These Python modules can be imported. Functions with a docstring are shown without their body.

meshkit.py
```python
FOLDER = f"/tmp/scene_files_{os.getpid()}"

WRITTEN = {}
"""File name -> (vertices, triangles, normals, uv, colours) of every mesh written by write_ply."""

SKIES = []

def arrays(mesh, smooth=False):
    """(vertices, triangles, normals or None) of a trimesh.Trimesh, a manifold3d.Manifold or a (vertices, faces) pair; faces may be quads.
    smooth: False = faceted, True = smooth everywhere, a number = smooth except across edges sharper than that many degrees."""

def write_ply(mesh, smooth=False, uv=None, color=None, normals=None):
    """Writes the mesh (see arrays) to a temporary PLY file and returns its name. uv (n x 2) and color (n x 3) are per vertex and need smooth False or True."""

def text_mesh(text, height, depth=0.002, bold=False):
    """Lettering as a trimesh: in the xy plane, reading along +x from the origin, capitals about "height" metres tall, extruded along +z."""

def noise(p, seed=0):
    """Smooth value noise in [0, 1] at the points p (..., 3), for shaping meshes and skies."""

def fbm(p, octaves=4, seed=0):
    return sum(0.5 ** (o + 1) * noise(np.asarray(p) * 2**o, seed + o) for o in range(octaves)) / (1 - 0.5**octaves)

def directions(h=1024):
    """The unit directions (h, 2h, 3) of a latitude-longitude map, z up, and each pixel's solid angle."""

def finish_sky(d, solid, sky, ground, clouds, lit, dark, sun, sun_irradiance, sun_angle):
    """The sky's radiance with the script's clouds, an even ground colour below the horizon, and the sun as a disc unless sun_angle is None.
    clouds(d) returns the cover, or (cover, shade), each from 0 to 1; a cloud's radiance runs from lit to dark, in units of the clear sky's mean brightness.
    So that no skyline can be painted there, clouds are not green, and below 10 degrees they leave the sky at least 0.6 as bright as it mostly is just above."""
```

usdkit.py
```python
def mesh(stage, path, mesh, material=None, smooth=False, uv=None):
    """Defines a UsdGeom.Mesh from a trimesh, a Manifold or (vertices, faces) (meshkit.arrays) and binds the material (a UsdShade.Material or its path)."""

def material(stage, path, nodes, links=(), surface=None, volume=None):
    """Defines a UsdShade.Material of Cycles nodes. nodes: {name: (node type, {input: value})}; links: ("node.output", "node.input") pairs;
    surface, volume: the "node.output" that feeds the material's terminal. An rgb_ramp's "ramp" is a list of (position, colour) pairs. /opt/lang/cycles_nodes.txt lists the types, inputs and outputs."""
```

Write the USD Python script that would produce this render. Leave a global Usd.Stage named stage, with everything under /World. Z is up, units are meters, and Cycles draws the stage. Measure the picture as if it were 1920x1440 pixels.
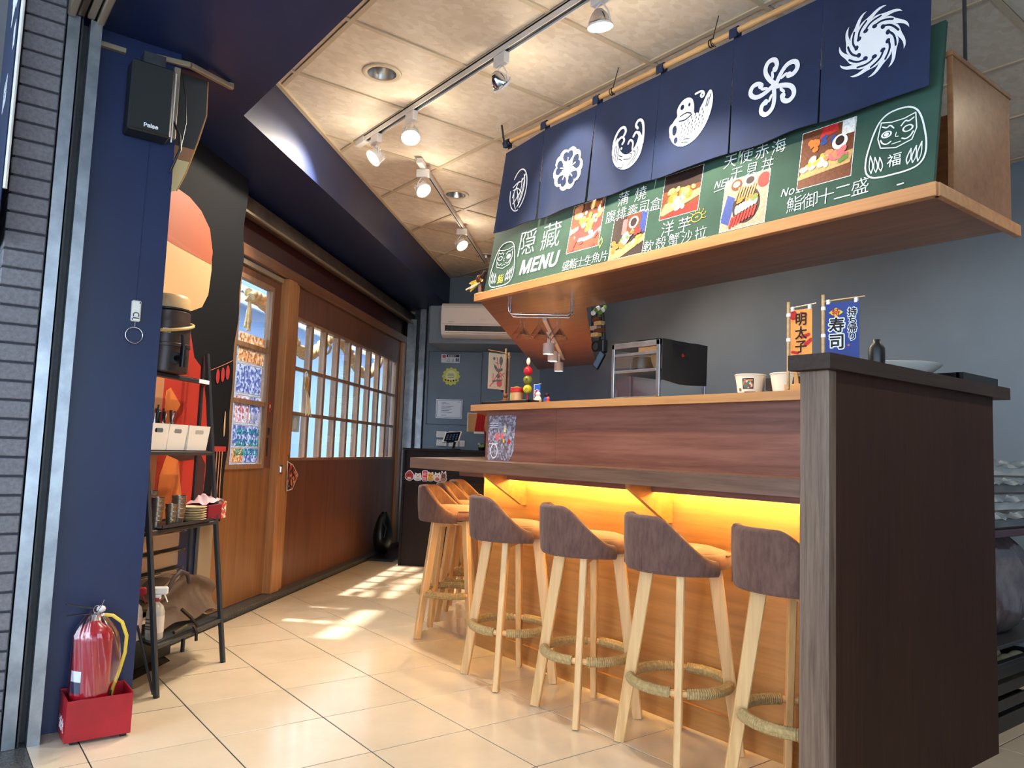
import math, random, glob, io
import numpy as np, trimesh, usdkit
from manifold3d import Manifold
from PIL import Image, ImageDraw, ImageFont
from shapely.geometry import Polygon, LineString, Point, box as sbox
from shapely import affinity, union_all
from pxr import Usd, UsdGeom, UsdLux, UsdShade, Gf, Sdf

random.seed(7); np.random.seed(7)
stage = Usd.Stage.CreateInMemory()
UsdGeom.SetStageUpAxis(stage, UsdGeom.Tokens.z); UsdGeom.SetStageMetersPerUnit(stage, 1.0)
UsdGeom.Xform.Define(stage, '/World'); UsdGeom.Scope.Define(stage, '/World/Looks')
S2 = 2 ** .5

# ------------------------------------------------------------------ camera, sky, sun, exposure
EYE = np.array([-1.370, -2.105, 1.080]); YAW, PITCH, ROLL = .6553, .0883, .0371
fw = np.array([math.sin(YAW) * math.cos(PITCH), math.cos(YAW) * math.cos(PITCH), math.sin(PITCH)])
r0 = np.array([math.cos(YAW), -math.sin(YAW), 0.]); u0 = np.cross(r0, fw)
rt = math.cos(ROLL) * r0 + math.sin(ROLL) * u0; up = -math.sin(ROLL) * r0 + math.cos(ROLL) * u0
cam = UsdGeom.Camera.Define(stage, '/World/camera')
cam.AddTransformOp().Set(Gf.Matrix4d(*rt, 0, *up, 0, *(-fw), 0, *EYE, 1))
cam.CreateHorizontalApertureAttr(36.0); cam.CreateVerticalApertureAttr(27.0)
cam.CreateFocalLengthAttr(36.0 * 1437.06 / 1920); cam.CreateClippingRangeAttr(Gf.Vec2f(.05, 200))
cam.CreateExposureAttr(0.45)

def aim(xf, pos, d):
    d = np.array(d, float); d /= np.linalg.norm(d); z = -d
    a = np.array([0, 0, 1.]) if abs(z[2]) < .95 else np.array([1., 0, 0])
    x = np.cross(a, z); x /= np.linalg.norm(x); y = np.cross(z, x)
    xf.AddTransformOp().Set(Gf.Matrix4d(*x, 0, *y, 0, *z, 0, *map(float, pos), 1))

dome = UsdLux.DomeLight.Define(stage, '/World/sky'); dome.CreateIntensityAttr(1.45); dome.CreateColorAttr(Gf.Vec3f(.66, .83, 1.0))
sun = UsdLux.DistantLight.Define(stage, '/World/sun'); sun.CreateIntensityAttr(2.4); sun.CreateNormalizeAttr(True); sun.CreateAngleAttr(2.6); sun.CreateColorAttr(Gf.Vec3f(1, .93, .80))
aim(sun, (0, 0, 6), (0.44 / S2, -.44 / S2, -1.0))
WARM = (1.0, .86, .66); LEDC = (1.0, .62, .16)

def spot(path, pos, d, watts, cone=38, color=WARM, rad=.03, spill=.034):
    l = UsdLux.SphereLight.Define(stage, path); aim(l, pos, d)
    l.CreateRadiusAttr(rad); l.CreateIntensityAttr(watts); l.CreateColorAttr(Gf.Vec3f(*color)); l.CreateNormalizeAttr(True)
    s = UsdLux.ShapingAPI.Apply(l.GetPrim()); s.CreateShapingConeAngleAttr(cone); s.CreateShapingConeSoftnessAttr(.5)
    if spill <= 0: return l
    e = UsdLux.SphereLight.Define(stage, path + '_spill'); e.AddTranslateOp().Set(Gf.Vec3d(*(np.array(pos) + np.array(d) / np.linalg.norm(d) * .03)))
    e.CreateRadiusAttr(rad); e.CreateIntensityAttr(watts * spill); e.CreateColorAttr(Gf.Vec3f(*color)); e.CreateNormalizeAttr(True)
    return l

# ------------------------------------------------------------------ naming
used = {}
def numbered(parent, name):
    k = used.get((parent, name), 0); used[(parent, name)] = k + 1
    return name if k == 0 else f'{name}_{k:03d}'

def tag(p, label=None, cat=None, group=None, kind=None):
    p = p.GetPrim() if hasattr(p, 'GetPrim') else p
    for k, v in (('label', label), ('category', cat), ('group', group), ('kind', kind)):
        if v: p.SetCustomDataByKey(k, v)
    return p

def thing(name, label=None, cat=None, loc=(0, 0, 0), rz=0, group=None, kind=None):
    x = UsdGeom.Xform.Define(stage, '/World/' + numbered('/World', name))
    x.AddTranslateOp().Set(Gf.Vec3d(*map(float, loc))); x.AddRotateZOp().Set(float(rz))
    return tag(x, label, cat, group, kind)

def part(parent, name, mesh, mat, smooth=False, label=None, kind=None):
    pp = str(parent.GetPath()) if parent is not None else '/World'
    m = usdkit.mesh(stage, pp + '/' + numbered(pp, name), mesh, mat, smooth)
    return tag(m, label, kind=kind)

def solo(name, mesh, mat, label=None, cat=None, group=None, kind=None, smooth=False):
    return tag(part(None, name, mesh, mat, smooth), label, cat, group, kind)

def dup(src, loc, rz=0, label=None, cat=None, group=None):
    was = src.GetCustomData()
    x = UsdGeom.Xform.Define(stage, '/World/' + numbered('/World', src.GetName().rstrip('0123456789_') if src.GetName()[-1].isdigit() else src.GetName()))
    x.AddTranslateOp().Set(Gf.Vec3d(*map(float, loc))); x.AddRotateZOp().Set(float(rz))
    p = x.GetPrim(); p.GetReferences().AddInternalReference(src.GetPath()); p.SetInstanceable(True)
    return tag(p, label or was.get('label'), cat or was.get('category'), group or was.get('group'))

# ------------------------------------------------------------------ meshes: (v, f) pairs
def join(*ms):
    if len(ms) == 1 and isinstance(ms[0], list): ms = ms[0]
    V, F, n = [], [], 0
    for v, f in ms:
        V.append(np.asarray(v, float)); F.append(np.asarray(f, int) + n); n += len(v)
    return np.vstack(V), np.vstack(F)

def tm(m): return np.array(m.vertices), np.array(m.faces)
def xf(m, R=None, t=(0, 0, 0)):
    v = np.asarray(m[0], float)
    if R is not None: v = v @ np.asarray(R, float).T
    return v + np.asarray(t, float), m[1]

def Rz(a): c, s = math.cos(math.radians(a)), math.sin(math.radians(a)); return np.array([[c, -s, 0], [s, c, 0], [0, 0, 1.]])
def Rx(a): c, s = math.cos(math.radians(a)), math.sin(math.radians(a)); return np.array([[1., 0, 0], [0, c, -s], [0, s, c]])
def Ry(a): c, s = math.cos(math.radians(a)), math.sin(math.radians(a)); return np.array([[c, 0, s], [0, 1., 0], [-s, 0, c]])

def hull(pts):
    m = Manifold.hull_points(np.asarray(pts, np.float32)).to_mesh()
    return np.array(m.vert_properties[:, :3]), np.array(m.tri_verts)

def bx(x0, x1, y0, y1, z0, z1, ch=0.0):
    if ch <= 0:
        return tm(trimesh.creation.box(bounds=[[x0, y0, z0], [x1, y1, z1]]))
    P = []
    for sx in (0, 1):
        for sy in (0, 1):
            for sz in (0, 1):
                X, Y, Z = (x0, x1)[sx], (y0, y1)[sy], (z0, z1)[sz]
                dx, dy, dz = (ch, -ch)[sx], (ch, -ch)[sy], (ch, -ch)[sz]
                P += [(X, Y + dy, Z + dz), (X + dx, Y, Z + dz), (X + dx, Y + dy, Z)]
    return hull(P)

def uvx(u, v, z=0.0): return np.array([(u - v) / S2, (u + v) / S2, z])
R45 = Rz(45)
def ub(u0_, u1_, v0_, v1_, z0, z1, ch=0.0): return xf(bx(u0_, u1_, v0_, v1_, z0, z1, ch), R45)   # box of the 45-degree walls

def prism(poly, z0, z1):
    geoms = [g for g in getattr(poly, 'geoms', [poly]) if g.geom_type == 'Polygon' and g.area > 1e-9]
    return join([xf(tm(trimesh.creation.extrude_polygon(g, z1 - z0, engine='earcut')), None, (0, 0, z0)) for g in geoms])

def plate(poly, o, ex, ey, t=.0015):
    """a flat shape in the plane o + x ex + y ey, its thickness towards the side ex x ey"""
    v, f = prism(poly, 0, t); ex, ey = np.array(ex, float), np.array(ey, float)
    M = np.stack([ex, ey, np.cross(ex, ey)], 1)
    return v @ M.T + np.asarray(o, float), f

def tube(pts, r, n=8, closed=False):
    pts = np.asarray(pts, float); N = len(pts); rr = np.broadcast_to(np.asarray(r, float), (N,))
    T = np.roll(pts, -1, 0) - np.roll(pts, 1, 0) if closed else np.gradient(pts, axis=0)
    T /= np.maximum(np.linalg.norm(T, axis=1, keepdims=True), 1e-12)
    a = np.array([0, 0, 1.]) if abs(T[0][2]) < .9 else np.array([1., 0, 0])
    X = np.cross(T[0], a); X /= np.linalg.norm(X); V = []
    th = np.arange(n) / n * 2 * math.pi
    for i in range(N):
        X = X - T[i] * (X @ T[i]); X /= np.linalg.norm(X); Y = np.cross(T[i], X)
        V.append(pts[i] + rr[i] * (np.cos(th)[:, None] * X + np.sin(th)[:, None] * Y))
    V = np.vstack(V); F = []
    for i in range(N if closed else N - 1):
        a0, b0 = i * n, ((i + 1) % N) * n
        for k in range(n):
            k2 = (k + 1) % n
            F += [(a0 + k, a0 + k2, b0 + k2), (a0 + k, b0 + k2, b0 + k)]
    if not closed:
        V = np.vstack([V, pts[0], pts[-1]]); c0, c1 = N * n, N * n + 1
        for k in range(n):
            k2 = (k + 1) % n
            F += [(c0, k2, k), (c1, (N - 1) * n + k, (N - 1) * n + k2)]
    return V, np.array(F)

def rod(a, b, r, n=10): return tube([a, b], r, n)

def lathe(prof, n=32, c=(0, 0, 0)):
    P = np.asarray(prof, float); th = np.arange(n) / n * 2 * math.pi; V = []; F = []
    for r, z in P: V.append(np.stack([r * np.cos(th), r * np.sin(th), np.full(n, z)], 1))
    V = np.vstack(V)
    for i in range(len(P) - 1):
        for k in range(n):
            k2 = (k + 1) % n; a0, b0 = i * n, (i + 1) * n
            F += [(a0 + k, a0 + k2, b0 + k2), (a0 + k, b0 + k2, b0 + k)]
    return V + np.asarray(c, float), np.array(F)

def beam(a, b, w0, d0, w1, d1, side):
    """tapered square bar from a to b; side = direction of its width"""
    a, b = np.array(a, float), np.array(b, float); s = np.array(side, float); t = b - a; t /= np.linalg.norm(t)
    s = s - t * (s @ t); s /= np.linalg.norm(s); q = np.cross(t, s); P = []
    for c, w, d in ((a, w0, d0), (b, w1, d1)):
        for i in (-1, 1):
            for j in (-1, 1):
                P += [c + s * i * (w / 2 - .004) + q * j * d / 2, c + s * i * w / 2 + q * j * (d / 2 - .004)]
    return hull(P)

def grid(fn, nu, nv):
    """surface fn(s, t) for s, t in 0..1"""
    V = np.array([fn(i / nu, j / nv) for i in range(nu + 1) for j in range(nv + 1)]); F = []
    for i in range(nu):
        for j in range(nv):
            a = i * (nv + 1) + j; F += [(a, a + 1, a + nv + 2), (a, a + nv + 2, a + nv + 1)]
    return V, np.array(F)

def thick(m, t, n):
    """a sheet given a thickness t along n"""
    v, f = m; k = len(v); n = np.asarray(n, float); e = {}
    for tri in f:
        for a, b in ((tri[0], tri[1]), (tri[1], tri[2]), (tri[2], tri[0])): e[(a, b)] = 1
    side = []
    for a, b in e:
        if (b, a) not in e: side += [(a, k + a, k + b), (a, k + b, b)]
    return np.vstack([v, v - n * t]), np.vstack([f, f[:, ::-1] + k] + ([np.array(side)[:, ::-1]] if side else []))

# ------------------------------------------------------------------ lettering
FD = glob.glob('/opt/blender-*/*/datafiles/fonts')[0]
fonts = {}
def glyphs(text, h, bold=0, cjk=True, em=56):
    """text as a shapely shape, lower left at 0, full-width height h"""
    key = cjk, em
    if key not in fonts: fonts[key] = ImageFont.truetype(FD + ('/Noto Sans CJK Regular.woff2' if cjk else '/Inter.woff2'), em)
    f = fonts[key]; x0, y0, x1, y1 = f.getbbox(text, stroke_width=bold)
    im = Image.new('L', (x1 - x0 + 6, y1 - y0 + 6)); ImageDraw.Draw(im).text((3 - x0, 3 - y0), text, 255, f, stroke_width=bold)
    on = np.pad(np.asarray(im) > 118, ((0, 0), (1, 1))).astype(np.int8)
    r, s = np.nonzero(np.diff(on, axis=1) == 1); e = np.nonzero(np.diff(on, axis=1) == -1)[1]
    g = union_all([sbox(a, -k - 1, b, -k) for a, b, k in zip(s, e, r)]).buffer(.55).buffer(-.55).simplify(.6)
    k = h / em; g = affinity.scale(g, k, k, origin=(0, 0)); b = g.bounds
    return affinity.translate(g, -b[0], -b[1])

def chaikin(p, closed=False, n=2):
    p = [tuple(map(float, q)) for q in p]
    for _ in range(n):
        pr = list(zip(p, p[1:] + p[:1])) if closed else list(zip(p, p[1:])); q = [r for (a, b), (c, d) in pr for r in ((.75 * a + .25 * c, .75 * b + .25 * d), (.25 * a + .75 * c, .25 * b + .75 * d))]
        p = q if closed else [p[0]] + q + [p[-1]]
    return p
def stroke(pts, w): return LineString(chaikin(pts) if 3 <= len(pts) <= 9 else pts).buffer(w / 2, quad_segs=3)
def arc(cx, cy, rx, ry, a0, a1, n=14): return [(cx + rx * math.cos(math.radians(a0 + (a1 - a0) * i / n)), cy + ry * math.sin(math.radians(a0 + (a1 - a0) * i / n))) for i in range(n + 1)]
def ell(cx, cy, rx, ry, n=20): return Polygon(arc(cx, cy, rx, ry, 0, 360, n)[:-1])
def rrect(x0, y0, x1, y1, r): return sbox(x0 + r, y0 + r, x1 - r, y1 - r).buffer(r, quad_segs=3)

# ------------------------------------------------------------------ materials
L = '/World/Looks/'
def srgb(*c): return tuple((x / 255 / 12.92) if x <= 10 else ((x / 255 + .055) / 1.055) ** 2.4 for x in c)
def plain(name, col, rough=.5, metal=0.0, bump=0, bscale=60, **kw):
    n = {'p': ('principled_bsdf', {'base_color': col, 'roughness': rough, 'metallic': metal, **kw})}; l = []
    if bump:
        n.update(tc=('texture_coordinate', {}), n=('noise_texture', {'scale': bscale, 'detail': 3.0}), b=('bump', {'strength': bump, 'distance': .004}))
        l = [('tc.object', 'n.vector'), ('n.fac', 'b.height'), ('b.normal', 'p.normal')]
    return usdkit.material(stage, L + name, n, l, surface='p.BSDF')

def mottled(name, c1, c2, scale=6, rough=.5, detail=5, metal=0.0, lo=.35, hi=.65, bump=0, stretch=(1, 1, 1), rvar=0.0, vary=0.0, **kw):
    n = {'tc': ('texture_coordinate', {}), 'm': ('mapping', {'scale': stretch}), 'n': ('noise_texture', {'scale': scale, 'detail': float(detail), 'roughness': .6}),
         'r': ('rgb_ramp', {'ramp': [(lo, c1), (hi, c2)]}), 'p': ('principled_bsdf', {'roughness': rough, 'metallic': metal, **kw})}
    l = [('tc.object', 'm.vector'), ('m.vector', 'n.vector'), ('n.fac', 'r.fac')]
    if vary:
        n['oi'] = ('object_info', {}); n['mr'] = ('map_range', {'to_min': 1 - vary, 'to_max': 1 + vary}); n['h'] = ('hsv', {})
        l += [('oi.random', 'mr.value'), ('mr.result', 'h.value'), ('r.color', 'h.color'), ('h.color', 'p.base_color')]
    else: l += [('r.color', 'p.base_color')]
    if bump:
        n['b'] = ('bump', {'strength': bump, 'distance': .003}); l += [('n.fac', 'b.height'), ('b.normal', 'p.normal')]
    return usdkit.material(stage, L + name, n, l, surface='p.BSDF')

def wood(name, c1, c2, axis='x', scale=28, rough=.4, bump=.08, k=.055, rot=0.0, **kw):
    s = {'x': (k, 1, 1), 'y': (1, k, 1), 'z': (1, 1, k)}[axis]
    n = {'tc': ('texture_coordinate', {}), 'm0': ('mapping', {'rotation': (0, 0, math.radians(rot))}), 'm': ('mapping', {'scale': s}), 'n': ('noise_texture', {'scale': float(scale), 'detail': 6.0, 'roughness': .65, 'distortion': .3}),
         'n2': ('noise_texture', {'scale': scale / 14., 'detail': 2.0}), 'a': ('math', {'math_type': 'multiply_add', 'value2': .22}),
         'r': ('rgb_ramp', {'ramp': [(.40, c1), (.57, tuple((a + b) / 2 for a, b in zip(c1, c2))), (.76, c2)]}), 'p': ('principled_bsdf', {'roughness': rough, **kw}), 'b': ('bump', {'strength': bump, 'distance': .002})}
    l = [('tc.object', 'm0.vector'), ('m0.vector', 'm.vector'), ('m.vector', 'n.vector'), ('m.vector', 'n2.vector'), ('n2.fac', 'a.value1'), ('n.fac', 'a.value3'), ('a.value', 'r.fac'), ('r.color', 'p.base_color'), ('n.fac', 'b.height'), ('b.normal', 'p.normal')]
    return usdkit.material(stage, L + name, n, l, surface='p.BSDF')

def glow(name, col, s): return usdkit.material(stage, L + name, {'e': ('emission', {'color': col, 'strength': float(s)})}, [], surface='e.emission')

def cells(name, ramp, scale, rough=.4, stretch=(1, 1, 1), translucent=0.0, interp=False):
    """patches of several printed colours"""
    n = {'tc': ('texture_coordinate', {}), 'm': ('mapping', {'scale': stretch}), 'v': ('voronoi_texture', {'scale': float(scale)}), 's': ('separate_color', {}), 'r': ('rgb_ramp', {'ramp': ramp, 'interpolate': interp}), 'p': ('principled_bsdf', {'roughness': rough})}
    l = [('tc.object', 'm.vector'), ('m.vector', 'v.vector'), ('v.color', 's.color'), ('s.r', 'r.fac'), ('r.color', 'p.base_color')]; out = 'p.BSDF'
    if translucent:
        n['t'] = ('translucent_bsdf', {}); n['x'] = ('mix_closure', {'fac': translucent}); l += [('r.color', 't.color'), ('p.BSDF', 'x.closure1'), ('t.BSDF', 'x.closure2')]; out = 'x.closure'
    return usdkit.material(stage, L + name, n, l, surface=out)

def pane(name, tint=(1, 1, 1), rough=.0):
    n = {'lw': ('layer_weight', {'blend': .5}), 'q': ('math', {'math_type': 'power', 'value2': 4.0}), 'f': ('math', {'math_type': 'multiply_add', 'value2': .45, 'value3': .03}), 't': ('transparent_bsdf', {'color': tint}), 'g': ('glossy_bsdf', {'roughness': rough, 'color': (1, 1, 1)}), 'x': ('mix_closure', {})}
    return usdkit.material(stage, L + name, n, [('lw.facing', 'q.value1'), ('q.value', 'f.value1'), ('f.value', 'x.fac'), ('t.BSDF', 'x.closure1'), ('g.BSDF', 'x.closure2')], surface='x.closure')

M = {}
M['tile'] = mottled('floor_tile_glaze', srgb(214, 198, 176), srgb(198, 182, 159), 3.2, .16, 6, lo=.3, hi=.75, vary=.03)
M['grout'] = plain('grout', srgb(38, 26, 20), .8)
M['granite'] = mottled('granite', srgb(40, 42, 44), srgb(120, 120, 118), 160, .45, 4, lo=.42, hi=.75)
M['navy'] = mottled('navy_paint', srgb(15, 31, 72), srgb(19, 37, 82), 2, .42, 3)
M['slate'] = mottled('slate_paint', srgb(106, 121, 137), srgb(114, 129, 145), 1.5, .55, 3)
M['ceil'] = None
n = {'tc': ('texture_coordinate', {}), 'm': ('mapping', {'scale': (1, 1.5, 1)}), 'v': ('voronoi_texture', {'scale': 24.0}), 's': ('separate_color', {}), 'r': ('rgb_ramp', {'ramp': [(0, srgb(222, 209, 189)), (.5, srgb(229, 217, 199)), (1, srgb(236, 226, 210))]}),
     'g': ('noise_texture', {'scale': 120.0, 'detail': 3.0}), 'b': ('bump', {'strength': .25, 'distance': .002}), 'p': ('principled_bsdf', {'roughness': .55})}
M['ceil'] = usdkit.material(stage, L + 'ceiling_panel_print', n, [('tc.object', 'm.vector'), ('m.vector', 'v.vector'), ('v.color', 's.color'), ('s.r', 'r.fac'), ('r.color', 'p.base_color'), ('tc.object', 'g.vector'), ('g.fac', 'b.height'), ('b.normal', 'p.normal')], surface='p.BSDF')
M['tbar'] = plain('ceiling_bar', srgb(206, 190, 164), .5)
M['brick'] = mottled('grey_brick', srgb(104, 102, 108), srgb(126, 123, 128), 70, .7, 5, bump=.5, vary=.05)
M['mortar'] = plain('mortar', srgb(58, 58, 66), .9)
M['steel'] = mottled('jamb_steel', srgb(135, 140, 148), srgb(165, 170, 176), 9, .34, 6, metal=.85)
M['dark_steel'] = mottled('dark_steel', srgb(28, 30, 34), srgb(52, 54, 58), 12, .5, 4)
M['shutter'] = plain('shutter_paint', srgb(150, 136, 116), .45, .3)
M['beam_steel'] = mottled('rail_steel', srgb(88, 74, 62), srgb(120, 104, 88), 7, .38, 4, metal=.5)
M['bar_ply'] = wood('bar_front_ply', srgb(150, 100, 52), srgb(180, 126, 70), 'y', 30, .36, .04)
M['bar_dark'] = wood('bar_red_walnut', srgb(104, 62, 50), srgb(140, 92, 76), 'y', 34, .30, .10)
M['shelf_w'] = wood('shelf_walnut', srgb(84, 58, 45), srgb(124, 92, 72), 'y', 34, .26, .12)
M['top_w'] = wood('counter_top_wood', srgb(164, 110, 64), srgb(198, 144, 92), 'y', 30, .34, .06)
M['espresso'] = wood('partition_espresso', srgb(42, 21, 11), srgb(57, 31, 18), 'z', 60, .6, .10, k=.05, specular_ior_level=.25)
M['post_oak'] = wood('partition_post_veneer', srgb(78, 56, 42), srgb(122, 98, 80), 'z', 70, .42, .18, k=.05)  # same wood as the partition panel, daylight on the post brightened into the colour
M['esp_top'] = wood('partition_cap_espresso', srgb(40, 26, 20), srgb(60, 42, 33), 'x', 50, .5, .15, specular_ior_level=.3)
M['door_w'] = wood('door_panel_wood', srgb(118, 76, 40), srgb(148, 100, 60), 'z', 22, .34, .04)
M['wall_w'] = wood('window_wall_wood', srgb(92, 54, 36), srgb(120, 76, 52), 'z', 18, .36, .04)
M['post_w'] = wood('post_wood', srgb(150, 98, 56), srgb(186, 132, 84), 'z', 34, .32, .06)
M['lintel_w'] = wood('lintel_wood', srgb(100, 62, 40), srgb(130, 86, 58), 'x', 26, .36, .05, rot=-45)
M['lattice'] = wood('lattice_wood', srgb(124, 94, 70), srgb(160, 124, 94), 'z', 40, .4, .05)
M['maroon'] = plain('maroon_board', srgb(58, 22, 24), .5)
M['canopy_w'] = wood('canopy_ply', srgb(122, 80, 52), srgb(150, 104, 70), 'y', 24, .30, .03)
M['canopy_edge'] = wood('canopy_edging', srgb(168, 112, 66), srgb(198, 142, 92), 'y', 30, .4, .04)
M['board'] = mottled('chalkboard_green', srgb(50, 74, 64), srgb(58, 86, 74), 5, .8, 5, specular_ior_level=.2)
M['noren'] = mottled('noren_cloth', srgb(11, 29, 64), srgb(15, 36, 76), 5, .85, 4, sheen_weight=.06)
M['white_print'] = plain('white_print', srgb(235, 236, 240), .7)
M['chalk'] = plain('chalk_white', srgb(236, 238, 232), .8)
M['chalk_y'] = plain('chalk_yellow', srgb(228, 205, 90), .8)
M['chalk_o'] = plain('chalk_orange', srgb(226, 160, 60), .8)
M['bamboo'] = wood('bamboo', srgb(176, 130, 78), srgb(214, 172, 118), 'y', 40, .4, .06)
M['stool_w'] = wood('ash_wood', srgb(196, 148, 92), srgb(222, 178, 122), 'z', 40, .42, .05)
M['seat_f'] = mottled('seat_velvet', srgb(112, 76, 64), srgb(134, 94, 80), 14, .8, 5, sheen_weight=.2, sheen_roughness=.4, bump=.12, stretch=(1, 1, 1))
M['back_f'] = mottled('back_velvet', srgb(84, 54, 46), srgb(104, 72, 60), 60, .85, 5, sheen_weight=.12, bump=.15, stretch=(1, 1, .3))
M['rope'] = mottled('jute_rope', srgb(150, 124, 80), srgb(178, 150, 102), 90, .9, 4, bump=.5)
M['chrome'] = plain('chrome', srgb(215, 215, 220), .12, 1.0)
M['white_metal'] = plain('white_enamel', srgb(222, 218, 215), .35)
M['white_pl'] = plain('white_plastic', srgb(232, 228, 220), .4)
M['black_pl'] = plain('black_plastic', srgb(18, 18, 20), .4)
M['black_m'] = plain('black_metal', srgb(50, 52, 56), .42, .2)
M['screen'] = plain('dark_glass', srgb(20, 24, 36), .1)
M['red_paint'] = mottled('red_paint', srgb(150, 16, 30), srgb(168, 22, 38), 8, .38, 4)
M['red_ext'] = plain('red_enamel', srgb(170, 18, 36), .25)
M['clear_bag'] = usdkit.material(stage, L + 'clear_bag', {'t': ('transparent_bsdf', {'color': (.96, .95, .97)}), 'g': ('glossy_bsdf', {'roughness': .14, 'color': (1, .97, 1)}), 'lw': ('layer_weight', {'blend': .28}), 'x': ('mix_closure', {}), 'a': ('math', {'math_type': 'multiply_add', 'value2': .75, 'value3': .06})},
    [('lw.facing', 'a.value1'), ('a.value', 'x.fac'), ('t.BSDF', 'x.closure1'), ('g.BSDF', 'x.closure2')], surface='x.closure')
M['yellow_pl'] = plain('yellow_rubber', srgb(214, 186, 60), .5)
M['glass'] = pane('window_glass')
M['clearglass'] = usdkit.material(stage, L + 'clear_glass', {'t': ('transparent_bsdf', {'color': (.97, .98, .98)}), 'g': ('glossy_bsdf', {'roughness': .04}), 'lw': ('layer_weight', {'blend': .4}), 'q': ('math', {'math_type': 'power', 'value2': 2.0}), 'a': ('math', {'math_type': 'multiply_add', 'value2': .8, 'value3': .05}), 'x': ('mix_closure', {})},
    [('lw.facing', 'q.value1'), ('q.value', 'a.value1'), ('a.value', 'x.fac'), ('t.BSDF', 'x.closure1'), ('g.BSDF', 'x.closure2')], surface='x.closure')
M['paper'] = plain('paper', srgb(232, 236, 244), .8)
M['cream'] = plain('cream_ceramic', srgb(226, 208, 170), .35)
M['cardboard'] = plain('kraft_card', srgb(196, 146, 90), .8)
M['teal'] = plain('teal_print', srgb(70, 196, 196), .7)
print('framework ready')
# ================================================================== large structure
T = .415
def S(name, mesh, mat, label=None, parent=None, smooth=False):
    return solo(name, mesh, mat, label, kind='structure', smooth=smooth)

# floor: every tile with its own edges over a bed of grout
floor = thing('floor', 'cream glazed square floor tiles with dark joints', kind='structure')
part(floor, 'grout_bed', bx(-.983, 3.95, -4.2, 8.2, -.06, -.0025), M['grout'])
room = Polygon([(-.983, -2.1), (-.983, 1.18), (-.3, 1.95), tuple(uvx(1.3, 1.74)[:2]), tuple(uvx(6.0, 1.74)[:2]), tuple(uvx(6.0, .3)[:2]), (3.92, 4.2), (3.92, -2.1)])
seen = Polygon([(-1.2, -2.1), (1.22, -2.1), (1.22, 1.45), tuple(uvx(6, .15)[:2]), tuple(uvx(6, 2.2)[:2]), (-1.2, 2.4)]).union(sbox(1.22, -2.1, 3.1, -.5))
for i in range(-3, 9):
    for j in range(-6, 20):
        q = sbox(i * T + .0025, j * T + .0025, (i + 1) * T - .0025, (j + 1) * T - .0025).intersection(room)
        if q.area < .002 or not q.intersects(seen) or q.intersection(seen).area < .01: continue
        if abs(q.area - (T - .005) ** 2) < 1e-6: part(floor, 'tile', bx(*[q.bounds[k] for k in (0, 2, 1, 3)], -.008, 0, .0012), M['tile'])
        else: part(floor, 'tile', prism(q, -.008, 0), M['tile'])
S('trim_1', ub(1.3, 6.1, 1.76, 2.0, -.02, .030, .004), M['granite'], 'dark speckled granite kerb under the window wall')
S('pavement', bx(-6, -.985, -6, 8, -.08, -.001), M['granite'], 'dark granite pavement outside the entrance')
S('road', join(ub(-3, 14, 2.0, 9, -.09, -.02)), plain('asphalt', srgb(62, 62, 66), .9), 'pavement outside the lattice window')

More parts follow.
